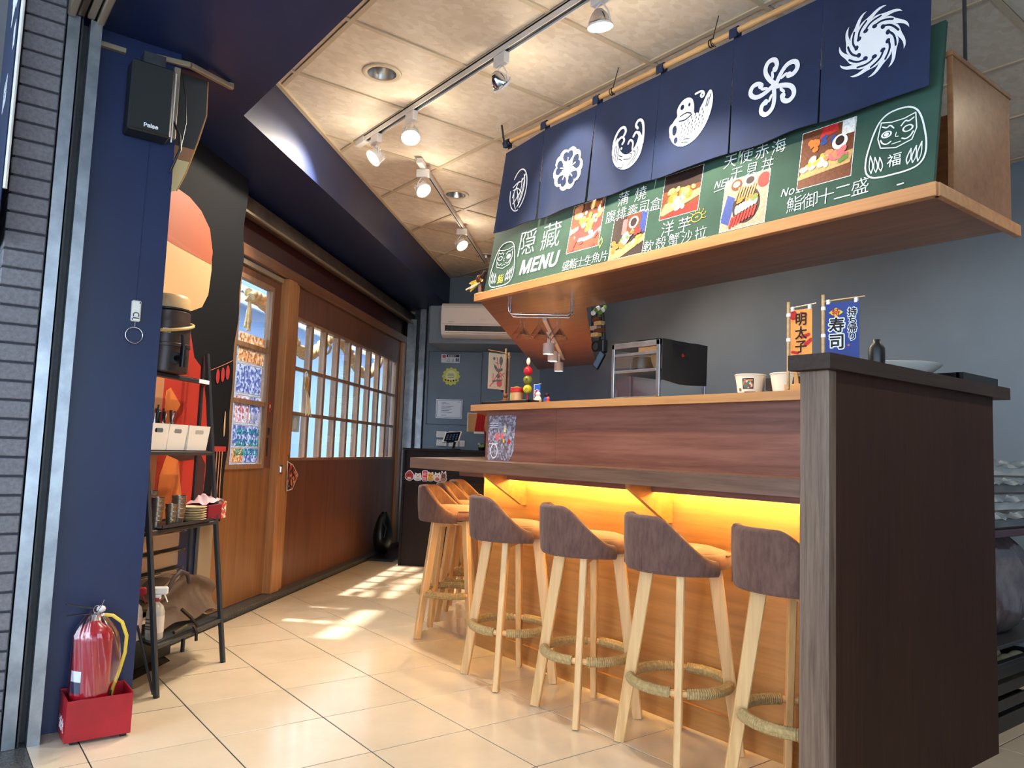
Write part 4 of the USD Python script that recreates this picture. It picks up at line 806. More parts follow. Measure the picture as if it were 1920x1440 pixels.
art(Polygon([(.80, 1.78), (1.30, 1.76), (1.40, 1.80), (1.455, 1.88), (1.47, 2.02), (1.46, 2.12), (.80, 2.16)]), AC['peach'], .0035)
art(Polygon([(.80, 2.08), (1.10, 2.06), (1.46, 2.05), (1.468, 2.12), (1.42, 2.24), (1.32, 2.31), (1.20, 2.345), (1.08, 2.352), (.80, 2.33)]), AC['rust'], .0045)
art(Polygon([(.74, .63), (1.535, .63), (1.56, .90), (1.545, 1.14), (1.51, 1.30), (1.45, 1.47), (1.36, 1.52), (1.30, 1.66), (1.20, 1.70), (.74, 1.6)]), AC['red'], .0035)
art(Polygon([(1.10, .63), (1.32, .63), (1.33, .80), (1.27, 1.0), (1.18, 1.02), (1.12, .9)]), AC['orange'], .0045)
art(Polygon([(1.12, 1.10), (1.26, 1.26), (1.16, 1.34), (1.12, 1.32)]), AC['orange'], .0045)
art(Polygon([(.80, .63), (1.08, .63), (1.10, 1.38), (.80, 1.4)]), AC['tan'], .0047)
art(Polygon([(1.16, 1.05), (1.44, 1.02), (1.46, .98), (1.3, .97), (1.17, 1.0)]), AC['dark'], .0052)
art(Polygon([(1.42, .63), (1.54, .63), (1.55, .95), (1.48, 1.02), (1.44, .9)]), AC['dark'], .0052)
for k, (u, z) in enumerate(((1.62, 1.445), (1.675, 1.46), (1.728, 1.478))): art(ell(u, z, .020, .042), AC['lantern'], .0035, 'painted_oval')
art(stroke([(1.50, 1.46), (1.60, 1.49), (1.70, 1.525), (1.78, 1.555)], .004), AC['tan'], .0036, 'painted_line')
for k in range(4): art(sbox(1.635 + .03 * k, .68, 1.645 + .03 * k, 1.02), AC['tan'], .0035, 'painted_line')
art(sbox(1.62, 1.02, 1.765, 1.05), AC['lantern'], .0036)
art(ell(1.735, 1.18, .009, .075), AC['peach'], .0036, 'painted_oval')
solo('door_jamb_strip', ub(1.655, 1.80, 1.755, 1.779, 0, .64, .003), M['shutter'], 'beige metal strip standing against the wall below the banner', 'metal strip')

# ================================================================== ladder shelf and its load
sh = wthing('ladder_shelf', 'black metal ladder shelf leaning by the navy column', 'shelf', uvx(.93, 1.48), 45)
vf = lambda z: 1.338 + .1305 * z
def bar_(a, b, w=.022): return beam(uvx(*a), uvx(*b), w, w, w, w, (1, 1, 0))
for u in (.645, 1.203): part(sh, 'leg', bar_((u, vf(0), 0), (u, vf(1.52), 1.52)), M['black_m'])
for u in (.90, 1.33): part(sh, 'leg', bar_((u, 1.625, 0), (u, 1.625, 1.52), .018), M['black_m'])
SHZ = [.215, .690, 1.030, 1.385]
for z in SHZ:
    va = vf(z); pl_ = Polygon([tuple(uvx(.650, va + .008)[:2]), tuple(uvx(1.198, va + .008)[:2]), tuple(uvx(1.325, 1.62)[:2]), tuple(uvx(.80, 1.62)[:2])])
    part(sh, 'shelf_board', prism(pl_, z - .012, z), M['black_m'])
    part(sh, 'front_rail', bar_((.650, va, z - .014), (1.198, va, z - .014), .026), M['black_m'])
    part(sh, 'side_rail', bar_((1.203, va, z - .014), (1.33, 1.622, z - .014), .018), M['black_m'])
part(sh, 'brace', rod(uvx(.60, 1.42, .30), uvx(.655, 1.36, .01), .006, 6), M['black_m'])
part(sh, 'price_tag', ub(1.09, 1.185, vf(1.385) - .016, vf(1.385) - .013, 1.362, 1.382), M['paper'], label='white shelf tag')
# drinks dispenser
jg = wthing('drink_dispenser', 'large dark brown drink dispenser with a black tap on the top shelf', 'drink dispenser', uvx(.83, 1.545, 1.385))
jc = uvx(.83, 1.545); BRN = plain('dispenser_brown', srgb(62, 46, 42), .35)
part(jg, 'body', lathe([(0, 1.385), (.108, 1.385), (.112, 1.392), (.112, 1.50), (.116, 1.502), (.116, 1.515), (.112, 1.518), (.112, 1.615), (.108, 1.62), (.108, 1.664), (.100, 1.672), (0, 1.672)], 44, jc), BRN, 40)
part(jg, 'lid', lathe([(.098, 1.672), (.104, 1.680), (.104, 1.725), (.094, 1.742), (0, 1.744)], 44, jc), plain('dispenser_lid', srgb(206, 172, 120), .4), 40)
part(jg, 'lid_ring', lathe([(.100, 1.670), (.107, 1.672), (.107, 1.680), (.100, 1.682)], 44, jc), M['black_pl'], 40)
part(jg, 'carry_handle', tube([jc + np.array([.122 * math.cos(a), .122 * math.sin(a), 1.60 - .035 * math.cos(a + 2.2)]) for a in np.linspace(-2.9, .35, 24)], .008, 8), plain('handle_gold', srgb(214, 178, 110), .3), 60)
tp = jc + np.array([.045, -.102, 0])
dt = np.array([.30, -.95, 0]); dt /= np.linalg.norm(dt); tq = jc + dt * .11; sd = np.array([.95, .30, 0])
part(jg, 'tap', join(rod(tq + (0, 0, 1.447), tq + dt * .062 + (0, 0, 1.447), .014, 12), rod(tq + dt * .055 + (0, 0, 1.50), tq + dt * .055 + (0, 0, 1.405), .013, 12), rod(tq + dt * .052 + (0, 0, 1.50), tq + dt * .045 + (0, 0, 1.55), .009, 8), xf(lathe([(0, .0), (.028, .0), (.028, .008), (0, .008)], 16), Rx(90) , tq + (0, 0, 1.447))), M['black_pl'], 40, label='black lever tap')
g = glyphs('茶湯', .030); sa = math.atan2(-.95, .30) - .45; ex_ = np.array([-math.sin(sa), math.cos(sa), 0])
part(jg, 'printed_mark', plate(sbox(0, 0, .035, .02).difference(sbox(.004, .004, .015, .016)).difference(sbox(.019, .004, .031, .016)), jc + np.array([.1125 * math.cos(sa), .1125 * math.sin(sa), 1.56]) - ex_ * .0175, ex_, (0, 0, 1), .001), M['paper'], label='small white printed mark')
# cutlery bins
for k, (ua, ub_) in enumerate(((.662, .806), (.815, .957), (.985, 1.160))):
    va = vf(1.03) + .012; bn_ = wthing('cutlery_bin', ['white plastic bin of black-handled cutlery, leftmost on the ladder shelf', 'white plastic bin of silver spoons, middle of three on the ladder shelf', 'empty white plastic bin, rightmost of three on the ladder shelf'][k], 'bin', uvx((ua + ub_) / 2, va + .06, 1.03), 45)
    fl = .012; zt = 1.150
    def wall(p, q, hole=False):
        p, q = np.array(p), np.array(q); Lp = np.linalg.norm((q - p)[:2]); shp = Polygon([(0, 0), (Lp, 0), (Lp + fl * .7, zt - 1.031), (-fl * .7, zt - 1.031)])
        if hole: shp = shp.difference(rrect(Lp * .28, .078, Lp * .72, .098, .009))
        e = (q - p) / Lp; nrm = np.cross(e, (0, 0, 1.)); upv = np.array([0, 0, 1.]) + nrm * .1
        return plate(shp, p, e, upv / np.linalg.norm(upv), .0025)
    A, B_, C_, D_ = uvx(ua, va, 1.031), uvx(ub_, va, 1.031), uvx(ub_, va + .13, 1.031), uvx(ua, va + .13, 1.031)
    part(bn_, 'front', wall(A, B_, True), M['white_pl']); part(bn_, 'side', wall(B_, C_), M['white_pl']); part(bn_, 'back', wall(C_, D_), M['white_pl']); part(bn_, 'side', wall(D_, A), M['white_pl'])
    part(bn_, 'base', ub(ua, ub_, va, va + .13, 1.030, 1.034), M['white_pl'])
    rr_ = random.Random(k)
    if k < 2:
        for i in range(13):
            u = rr_.uniform(ua + .02, ub_ - .02); v_ = rr_.uniform(va + .02, va + .11); du_, dv_ = rr_.uniform(-.02, .02), rr_.uniform(-.02, .02)
            cu = thing('cutlery', 'silver spoon standing in the middle bin' if k else 'black-handled utensil standing in the left bin', 'cutlery', (0, 0, 0), group='cutlery in the middle bin' if k else 'cutlery in the left bin'); o = uvx(u, v_, 1.036); WORLD[str(cu.GetPath())] = (o, 0); cu.GetPrim().GetAttribute('xformOp:translate').Set(Gf.Vec3d(*o))
            top_ = uvx(u + du_, v_ + dv_, rr_.uniform(1.195, 1.235)); bl = k == 0 or i in (3, 11)
            part(cu, 'handle', beam(o, top_, .006, .003, .013 if not bl else .011, .004 if not bl else .008, (1, 1, 0)), M['black_pl'] if bl else M['chrome'])
# dark cups, plates and tissue box on the second shelf
tray = wthing('serving_tray', 'dark oblong tray under the plates on the ladder shelf', 'tray', uvx(.93, 1.46, .690), 45)
part(tray, 'base', ub(.70, 1.13, 1.405, 1.56, .6905, .694), M['black_m']); part(tray, 'rim', join(ub(.70, 1.13, 1.400, 1.406, .6905, .704), ub(.70, 1.13, 1.558, 1.564, .6905, .704), ub(1.128, 1.134, 1.40, 1.564, .6905, .704)), M['black_m'])
TIN = plain('gunmetal', srgb(150, 138, 124), .3, .85)
def cup(u, v, z, h, r, lab, grp):
    c = wthing('metal_cup', lab, 'cup', uvx(u, v, z), 0, grp); o = uvx(u, v, z)
    part(c, 'wall', lathe([(0, 0), (r * .72, 0), (r * .74, .004), (r, h - .003), (r * 1.02, h), (r * .96, h), (r * .70, .006), (0, .006)], 24, o), TIN, 40)
    part(c, 'ribs', join([lathe([(r * (.74 + .26 * q), h * q), (r * (.78 + .26 * q), h * q + .002), (r * (.74 + .26 * q), h * q + .004)], 20, o) for q in (.3, .55, .8)]), TIN, 40)
for (u, v, n_, r) in ((.735, 1.455, 3, .028), (.80, 1.53, 4, .030), (.815, 1.435, 2, .026), (.905, 1.455, 3, .032)):
    for i in range(n_): cup(u, v, .694 + .022 * i if i else .694, .085 if n_ > 2 else .075, r, f'dark metal cup, {["lowest", "second", "third", "top"][i] if i < n_ - 1 else "top"} of the {["left front", "back", "short front", "right"][[.735, .80, .815, .905].index(u)]} stack on the second shelf', f'dark cups in the {["left front", "back", "short front", "right"][[.735, .80, .815, .905].index(u)]} stack')
for i in range(6):
    pz = .694 + .0115 * i; pc = uvx(1.035, 1.455, pz); pt = wthing('small_plate', f'cream saucer on the ladder shelf, {["lowest", "second", "third", "fourth", "fifth", "topmost"][i]} of the stack', 'plate', pc, 0, 'cream saucers stacked on the shelf')
    part(pt, 'dish', lathe([(0, 0), (.034, 0), (.040, .003), (.060, .011), (.062, .013), (.060, .0135), (.038, .006), (0, .005)], 32, pc), M['cream'], 40)
tb = wthing('tissue_box', 'dark red box of crumpled tissue and patterned wrap on the second shelf', 'box', uvx(1.20, 1.47, .69), 45)
part(tb, 'box', ub(1.115, 1.245, 1.42, 1.53, .6905, .765, .002), plain('tissue_maroon', srgb(128, 20, 44), .5))
part(tb, 'patterned_side', ub(1.2455, 1.30, 1.425, 1.52, .6905, .775, .003), cells('wrap_print', [(0, srgb(214, 84, 60)), (.4, srgb(236, 214, 190)), (.7, srgb(120, 130, 120)), (1, srgb(190, 60, 60))], 90))
def crump(u0_, u1_, z0, h, seed, mat, nm):
    r_ = np.random.RandomState(seed); H = r_.rand(9, 7)
    def fn(s, t):
        i, j = s * 8, t * 6; ii, jj = min(7, int(i)), min(5, int(j)); fi, fj = i - ii, j - jj
        hh = H[ii, jj] * (1 - fi) * (1 - fj) + H[ii + 1, jj] * fi * (1 - fj) + H[ii, jj + 1] * (1 - fi) * fj + H[ii + 1, jj + 1] * fi * fj
        return tuple(uvx(u0_ + (u1_ - u0_) * s, 1.42 + .11 * t, z0 + h * (.35 + .65 * hh) * math.sin(math.pi * (.12 + .76 * s)) * (.4 + .6 * math.sin(math.pi * (.1 + .8 * t)))))
    part(tb, nm, grid(fn, 24, 18), mat, 30)
crump(1.09, 1.28, .758, .075, 2, plain('tissue_pink', srgb(214, 176, 184), .6), 'tissue')
# bottles, bag and cases low down
for k, (u, v) in enumerate(((.735, 1.425), (.69, 1.50))):
    o = uvx(u, v, .215); sb = wthing('spray_bottle', ['clear spray bottle with white trigger at the front of the lowest shelf', 'spray bottle with red and white trigger behind the front one'][k], 'spray bottle', o)
    part(sb, 'bottle', lathe([(0, 0), (.034, 0), (.037, .006), (.037, .115), (.030, .140), (.014, .155), (.013, .168), (0, .168)], 28, o), plain(f'bottle_clear_{k}', srgb(214, 208, 196), .2, transmission_weight=.35), 40)
    part(sb, 'label', lathe([(.0376, .03), (.0376, .10)], 28, o), plain(f'bottle_label_{k}', (srgb(206, 196, 186), srgb(210, 180, 170))[k], .6))
    part(sb, 'label_print', join([xf(bx(-.0382, -.0376, -.018, .018, z, z + .006), Rz(38), o) for z in (.085, .07, .055, .045)]), plain(f'label_print_{k}', srgb(90, 80, 80), .6))
    part(sb, 'trigger_head', join(xf(bx(-.018, .018, -.014, .014, .168, .190, .003), Rz(-20), o), xf(bx(-.03, .045, -.012, .012, .188, .222, .006), Rz(-20), o), xf(beam((.03, 0, .19), (.045, 0, .155), .012, .006, .010, .005, (0, 1, 0)), Rz(-20), o)), (M['white_pl'], M['red_paint'])[k])
    part(sb, 'collar', lathe([(.016, .160), (.018, .164), (.018, .176), (0, .178)], 20, o), M['red_paint'], 40)
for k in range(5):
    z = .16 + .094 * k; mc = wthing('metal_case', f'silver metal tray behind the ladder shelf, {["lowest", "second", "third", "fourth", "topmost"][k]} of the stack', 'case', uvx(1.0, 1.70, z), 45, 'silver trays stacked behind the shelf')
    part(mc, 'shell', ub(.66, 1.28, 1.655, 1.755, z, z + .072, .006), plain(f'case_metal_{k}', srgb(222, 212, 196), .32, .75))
    part(mc, 'lip', ub(.655, 1.33, 1.648, 1.760, z + .072, z + .080, .002), M['chrome']); part(mc, 'shadow_gap', ub(.665, 1.275, 1.665, 1.75, z + .080, z + .094), M['black_pl'])  # black filler slab stands in for the shade between stacked trays
solo('case_stand', ub(.66, 1.28, 1.66, 1.755, 0, .16, .004), M['dark_steel'], 'dark stand under the stacked silver trays', 'stand')
bg = wthing('folded_bag', 'brown folded cloth bags with dark straps lying on the lowest shelf', 'bag', uvx(1.1, 1.49, .215), 45)
BAGM = mottled('bag_brown', srgb(74, 56, 44), srgb(96, 74, 58), 9, .8, 5, bump=.3)
def bagg(off, k):
    def fn(s, t):
        a = math.pi * t; u = .80 + .52 * s + .05 * math.sin(3 * s + k); hgt = .205 * (math.sin(math.pi * min(.98, .10 + .80 * s + .03 * k)) ** .55)
        return tuple(uvx(u + .10 * s * t, 1.43 + .05 * off + .075 * math.sin(2 * a) * .4 + .14 * t, .216 + off * .012 + hgt * math.sin(a * .5 + .05) ** .7 + .012 * math.sin(11 * s + 4 * t + k)))
    return fn
for k in range(3): part(bg, 'fold' if k else 'front_bag', thick(grid(bagg(k * .35, k), 22, 12), .004, (.4, -.6, .7)), BAGM if k == 0 else plain(f'bag_lining_{k}', srgb(150, 132, 110), .8) if k == 1 else BAGM, 50)
part(bg, 'handle', tube([uvx(.84, 1.44, .40), uvx(.87, 1.43, .455), uvx(.92, 1.43, .475), uvx(.98, 1.43, .455), uvx(1.02, 1.44, .41)], .010, 8), plain('bag_handle', srgb(66, 48, 46), .7), 50)
part(bg, 'strap', join(tube([uvx(.78, 1.36, .235), uvx(.86, 1.35, .25), uvx(.92, 1.35, .24), uvx(.955, 1.352, .205), uvx(.96, 1.352, .16)], .008, 6), tube([uvx(.90, 1.40, .31), uvx(.93, 1.37, .27), uvx(.955, 1.35, .225)], .009, 6)), M['black_pl'], 50, label='black strap hanging over the shelf edge')
# ================================================================== back wall and reception
ac = wthing('air_conditioner', 'white split air conditioner on the boxed bulkhead', 'air conditioner', uvx(5.10, .78, 2.205), 45)
def acprof(n=1):
    P = [(5.189, 2.215), (5.10, 2.205), (5.035, 2.235), (4.998, 2.31), (4.985, 2.42), (5.0, 2.52), (5.03, 2.548), (5.189, 2.552)]; return P
v, f = prism(Polygon(acprof()), -.42, .42); W = np.array([uvx(p[0], .778 + p[2], p[1]) for p in v]); part(ac, 'casing', (W, f), M['white_metal'], 35)
part(ac, 'front_panel', ub(4.984, 5.0, .37, 1.19, 2.335, 2.50, .004), M['white_metal'])
part(ac, 'air_outlet', xf((lambda m: m)(ub(4.992, 5.03, .40, 1.155, 2.262, 2.318)), None), M['black_pl'], label='black louvre opening')
for k in range(4): part(ac, 'louvre', ub(4.988, 4.994, .60 + .16 * k, .606 + .16 * k, 2.264, 2.316), M['dark_steel'])
part(ac, 'flap', ub(4.990, 5.03, .40, 1.155, 2.250, 2.262, .002), M['white_pl'])
part(ac, 'badge', ub(4.9825, 4.985, 1.06, 1.12, 2.352, 2.358), plain('badge_grey', srgb(170, 170, 176), .5))
part(ac, 'lamp', ub(4.982, 4.985, .74, .80, 2.37, 2.39), plain('ac_lamp', srgb(214, 210, 206), .3))
UB = 5.803
def wallplate(name, u, va, vb, z0, z1, mat, label, cat, t=.004): return solo(name, ub(u - t, u, va, vb, z0, z1, .001), mat, label, cat)
def uvplate(shape, u, v0, z0, t=.0012): return plate(shape, uvx(u, v0, z0), -np.array([-1, 1, 0]) / S2, (0, 0, 1), t)   # x to the viewer's right
nt = wthing('notice_plate', 'white notice plate with a dark heading near the top of the back wall', 'notice', uvx(UB, 1.256, 2.03), 45)
part(nt, 'plate', ub(UB - .004, UB, 1.152, 1.361, 2.034, 2.131, .001), M['paper'])
part(nt, 'heading', ub(UB - .0055, UB - .004, 1.158, 1.30, 2.098, 2.127), plain('heading_dark', srgb(52, 36, 44), .6))
part(nt, 'heading_text', uvplate(glyphs('監視錄影中', .018), UB - .0056, 1.285, 2.102), M['white_print'])
part(nt, 'picture', join(uvplate(ell(0, 0, .020, .018), UB - .0056, 1.328, 2.105), uvplate(stroke([(0, 0), (.012, -.018)], .004), UB - .0056, 1.322, 2.092)), PC['pink'])
SD = plain('symbol_dark', srgb(60, 66, 84), .6)
for shp_, v_ in ((stroke([(0, 0), (0, .02), (.015, .034), (.03, .02), (.03, 0), (0, 0)], .003), 1.29), (stroke([(0, .028), (0, 0), (.014, 0), (.014, .028)], .003), 1.235), (sbox(0, 0, .012, .04).union(sbox(.02, 0, .032, .04)).union(sbox(.012, .014, .02, .024)), 1.195)): part(nt, 'symbol', uvplate(shp_, UB - .0055, v_, 2.048), SD)
gs = wthing('round_sticker', 'lime green scalloped round notice on the back wall', 'sticker', uvx(UB, 1.242, 1.79), 45)
sc = union_all([ell(.082 * math.cos(a), .082 * math.sin(a), .020, .020, 10) for a in np.linspace(0, 2 * math.pi, 13)[:-1]] + [ell(0, 0, .088, .088, 30)])
part(gs, 'sheet', uvplate(sc, UB, 1.242, 1.884), plain('lime', srgb(206, 214, 90), .5)); part(gs, 'centre', uvplate(ell(0, 0, .062, .062), UB - .0012, 1.242, 1.890), plain('lime_pale', srgb(226, 226, 170), .5))
part(gs, 'print', join([uvplate(sbox(-.04 + .006 * abs(k - 1), 0, .04 - .006 * abs(k - 1), .006), UB - .0024, 1.242, 1.905 - .018 * k) for k in range(3)]), PC['green'])
for k in range(5): part(gs, 'dot', uvplate(ell(0, 0, .010, .010, 12), UB - .0024, 1.242 + .06 - .03 * k, 1.832 + .006 * abs(k - 2)), [PC['red'], PC['brown'], PC['green'], PC['dark'], PC['green']][k])
ce = wthing('certificate', 'white framed certificate sheet on the back wall above the switches', 'certificate', uvx(UB, 1.25, 1.42), 45)
part(ce, 'sheet', ub(UB - .003, UB, 1.100, 1.395, 1.420, 1.630), M['paper'])
part(ce, 'border', uvplate(sbox(0, 0, .275, .19).difference(sbox(.004, .004, .271, .186)), UB - .003, 1.385, 1.430), plain('border_ink', srgb(96, 110, 140), .7))
part(ce, 'print', join([uvplate(sbox(.05, 0, .05 + w, .005), UB - .003, 1.385, z) for w, z in ((.05, 1.59), (.09, 1.575), (.13, 1.55), (.10, 1.535), (.12, 1.52), (.09, 1.505), (.12, 1.485), (.06, 1.45))] + [uvplate(Polygon([(0, 0), (.02, .012), (.04, 0), (.02, .006)]), UB - .003, 1.16, 1.595)]), plain('faint_ink', srgb(130, 140, 165), .8))
for k, (vc, zc_) in enumerate(((1.320, 1.243), (1.184, 1.246), (1.316, 1.152), (1.180, 1.150), (1.085, 1.150))):
    w = .056 if k < 4 else .03
    o = wthing('wall_switch', ['white double switch plate, upper left of the group', 'white double switch plate behind the tablet', 'white socket plate, lower left of the group', 'white socket plate, lower middle of the group', 'narrow white socket plate, lowest right of the group'][k], 'switch plate', uvx(UB, vc, zc_), 45)
    part(o, 'plate', ub(UB - .008, UB, vc - w, vc + w, zc_ - .034, zc_ + .034, .003), M['white_pl']); part(o, 'rocker', ub(UB - .011, UB - .008, vc - w * .7, vc + w * .7, zc_ - .018, zc_ + .018, .002), M['white_metal'])

cbn = wthing('reception_cabinet', 'near-black wooden reception cabinet at the end of the aisle', 'cabinet', uvx(4.75, .9, 0), 45)
CAB = wood('cabinet_black', srgb(17, 9, 10), srgb(30, 18, 18), 'z', 40, .5, .06, specular_ior_level=.25)
part(cbn, 'body', ub(4.55, 4.98, .30, 1.372, 0, .765), CAB); part(cbn, 'side', ub(4.53, 5.0, 1.372, 1.392, 0, 1.06), CAB); part(cbn, 'side', ub(4.53, 5.0, .28, .30, 0, 1.06), CAB)
part(cbn, 'ledge', ub(4.527, 4.56, .30, 1.372, .752, .772), CAB); part(cbn, 'upper_front', ub(4.56, 4.58, .30, 1.372, .772, 1.06), CAB); part(cbn, 'top', ub(4.525, 5.02, .27, 1.398, 1.06, 1.082, .002), CAB)
UC = 4.5590
ST6 = ['red round doll sticker, first in the row on the dark cabinet', 'white smiling cat sticker beside the red doll', 'red sticker with lucky characters in the middle of the row', 'yellow animal sticker right of the red characters', 'white dog sticker holding a pink ball', 'rabbit-eared sticker at the right end of the row']
cx6 = (1.330, 1.250, 1.182, 1.128, 1.064, 1.006)
def cat_shape(w, h, ear): return union_all([ell(0, h * .62, w * .42, h * .30), ell(0, h * .28, w * .48, h * .28), Polygon([(-w * .38, h * .7), (-w * .30, h * ear), (-w * .08, h * .88)]), Polygon([(w * .38, h * .7), (w * .30, h * ear), (w * .08, h * .88)])])
shapes6 = [union_all([ell(0, .040, .040, .040), ell(0, .052, .030, .036)]), cat_shape(.074, .066, 1.02), rrect(-.024, 0, .024, .092, .010), cat_shape(.060, .080, 1.0), cat_shape(.066, .076, 1.05), cat_shape(.056, .084, 1.12)]
cols6 = [srgb(178, 44, 52), srgb(238, 234, 228), srgb(214, 30, 48), srgb(226, 176, 60), srgb(236, 230, 222), srgb(120, 78, 62)]
for k in range(6):
    s6 = wthing('cabinet_sticker', ST6[k], 'sticker', uvx(UC, cx6[k], .782), 45)
    part(s6, 'backing', uvplate(shapes6[k].buffer(.005), UC, cx6[k], .782), M['paper'])
    part(s6, 'figure', uvplate(shapes6[k].buffer(-.002), UC - .0012, cx6[k], .782), plain(f'sticker_{k}', cols6[k], .5))
    if k == 2: part(s6, 'lettering', join(uvplate(glyphs('招', .034), UC - .0024, cx6[k] + .017, .828), uvplate(glyphs('財', .034), UC - .0024, cx6[k] + .017, .788)), M['paper'])
    else:
        part(s6, 'face', join([uvplate(ell(dx, .052, .004, .005, 8), UC - .0024, cx6[k], .782) for dx in (-.012, .012)] + [uvplate(stroke([(-.008, .038), (0, .034), (.008, .038)], .003), UC - .0024, cx6[k], .782)]), PC['dark'])
        part(s6, 'belly', uvplate(ell(0, .020, .020, .013), UC - .0022, cx6[k], .782), [PC['cream'], PC['white'], 0, PC['yellow'], PC['pink'], PC['tan']][k])
rs = wthing('paper_poster', 'red and white paper poster low on the cabinet behind the stools', 'poster', uvx(4.54, .80, .28), 45)
part(rs, 'sheet', ub(4.543, 4.547, .74, .86, .12, .70), M['paper']); part(rs, 'print', join([uvplate(glyphs(c, .085, 1), 4.543, .842, .58 - .105 * k) for k, c in enumerate('營業中')]), PC['red'])
tbt = wthing('tablet_stand', 'white tablet tilted on a black desk stand on the dark cabinet', 'tablet', uvx(4.83, 1.0, 1.082), 45)
Q = [uvx(4.80, 1.085, 1.142), uvx(4.90, 1.045, 1.262), uvx(4.86, .885, 1.275), uvx(4.77, .93, 1.155)]
e1 = (Q[3] - Q[0]); e2 = (Q[1] - Q[0]); e1n = e1 / np.linalg.norm(e1); nn = np.cross(e1, e2); nn /= np.linalg.norm(nn); e2n = np.cross(nn, e1n); w_, h_ = np.linalg.norm(e1), e2 @ e2n
if nn[0] > 0: pass
SH = affinity.skew(rrect(0, 0, .175, .135, .010), 0, 0)
part(tbt, 'case', plate(SH, Q[0], e1n, e2n, .008), M['white_pl']); part(tbt, 'screen', plate(rrect(.014, .010, .161, .125, .003), Q[0] + nn * .0082, e1n, e2n, .0008), M['screen'])
part(tbt, 'screen_tiles', plate(union_all([sbox(.03 + .032 * i, .025 + .028 * j, .05 + .032 * i, .043 + .028 * j) for i in range(4) for j in range(3)]), Q[0] + nn * .0092, e1n, e2n, .0004), plain('tile_grey', srgb(80, 88, 112), .3))
part(tbt, 'holder', plate(sbox(.05, -.008, .13, .006), Q[0] + nn * .006, e1n, e2n, .012), M['black_pl'])
mid = Q[0] + e1n * .088 + e2n * .05 - nn * .006
part(tbt, 'stem', tube([mid, mid + np.array([.03, .0, -.03]), uvx(4.86, .98, 1.13), uvx(4.84, .985, 1.092)], .012, 8), M['black_pl'], 50); part(tbt, 'base', lathe([(0, 0), (.075, 0), (.075, .006), (.03, .012), (0, .014)], 30, uvx(4.84, .985, 1.0825)), M['black_pl'], 40)
mn = wthing('menu_stand', 'kraft menu card with a red tied cloth standing beside the tablet', 'menu card', uvx(4.92, .76, 1.082), 45)
part(mn, 'card', join(ub(4.925, 4.93, .60, .868, 1.262, 1.442)), M['cardboard']); part(mn, 'white_edge', join(ub(4.922, 4.932, .866, .874, 1.262, 1.445), ub(4.922, 4.932, .74, .874, 1.440, 1.447)), M['paper'])
part(mn, 'red_cloth', thick(grid(lambda s, t: tuple(uvx(4.915 + .008 * math.sin(14 * s), .775 - .085 * s + .02 * t, 1.445 - .175 * t)), 10, 6), .002, (-1, -1, 0)), PC['red'], 40)
part(mn, 'stick', rod(uvx(4.92, .72, 1.40), uvx(4.90, .675, 1.12), .005, 8), PC['red']); part(mn, 'base', ub(4.88, 4.94, .62, .72, 1.083, 1.15, .003), M['black_pl']); part(mn, 'ledge', ub(4.905, 4.93, .70, .80, 1.245, 1.262), M['white_pl'])
part(mn, 'post', ub(4.925, 4.935, .66, .70, 1.14, 1.27), M['black_pl'])
pl = wthing('succulent', 'small green succulent with a pale flower in a dark pot on the cabinet', 'plant', uvx(4.80, .70, 1.082))
pc_ = uvx(4.80, .70, 1.0822); part(pl, 'pot', lathe([(0, 0), (.028, 0), (.034, .03), (.030, .03), (.0, .026)], 20, pc_), M['black_pl'], 40)
for k in range(9):
    a = k * 2.4; part(pl, 'leaf', xf(tm(trimesh.creation.icosphere(1, .012)), np.diag([.8, .8, 1.5]), pc_ + np.array([.016 * math.cos(a), .016 * math.sin(a), .036 + .004 * (k % 3)])), plain('leaf_green', srgb(150, 170, 90), .6) if k == 0 else L + 'leaf_green', 50)
part(pl, 'flower', join(xf(tm(trimesh.creation.icosphere(1, .010)), None, pc_ + np.array([-.02, .02, .062])), rod(pc_ + (0, 0, .03), pc_ + (-.02, .02, .06), .002, 5)), M['cream'], 50)
bb = wthing('black_bag', 'black bag slumped on the kerb at the end of the aisle', 'bag', uvx(5.05, 1.72, .03), 45)
part(bb, 'sack', grid(lambda s, t: tuple(uvx(5.05 + (.17 - .05 * t) * math.cos(2 * math.pi * s) * math.sin(math.pi * (.02 + .96 * t)) ** .4, 1.70 + (.105 - .03 * t) * math.sin(2 * math.pi * s) * math.sin(math.pi * (.02 + .96 * t)) ** .4, .031 + .40 * t + .008 * math.sin(8 * math.pi * s + 4 * t))), 28, 14), plain('bag_black', srgb(14, 14, 17), .35), 50)
part(bb, 'handle', tube([uvx(4.90, 1.66, .36), uvx(4.88, 1.62, .30), uvx(4.885, 1.64, .20)], .006, 6), M['dark_steel'], 50)
mt = solo('door_mat', ub(4.72, 5.6, 1.50, 1.75, .0005, .02, .004), M['black_pl'], 'dark rubber mat strip beside the black bag', 'mat')

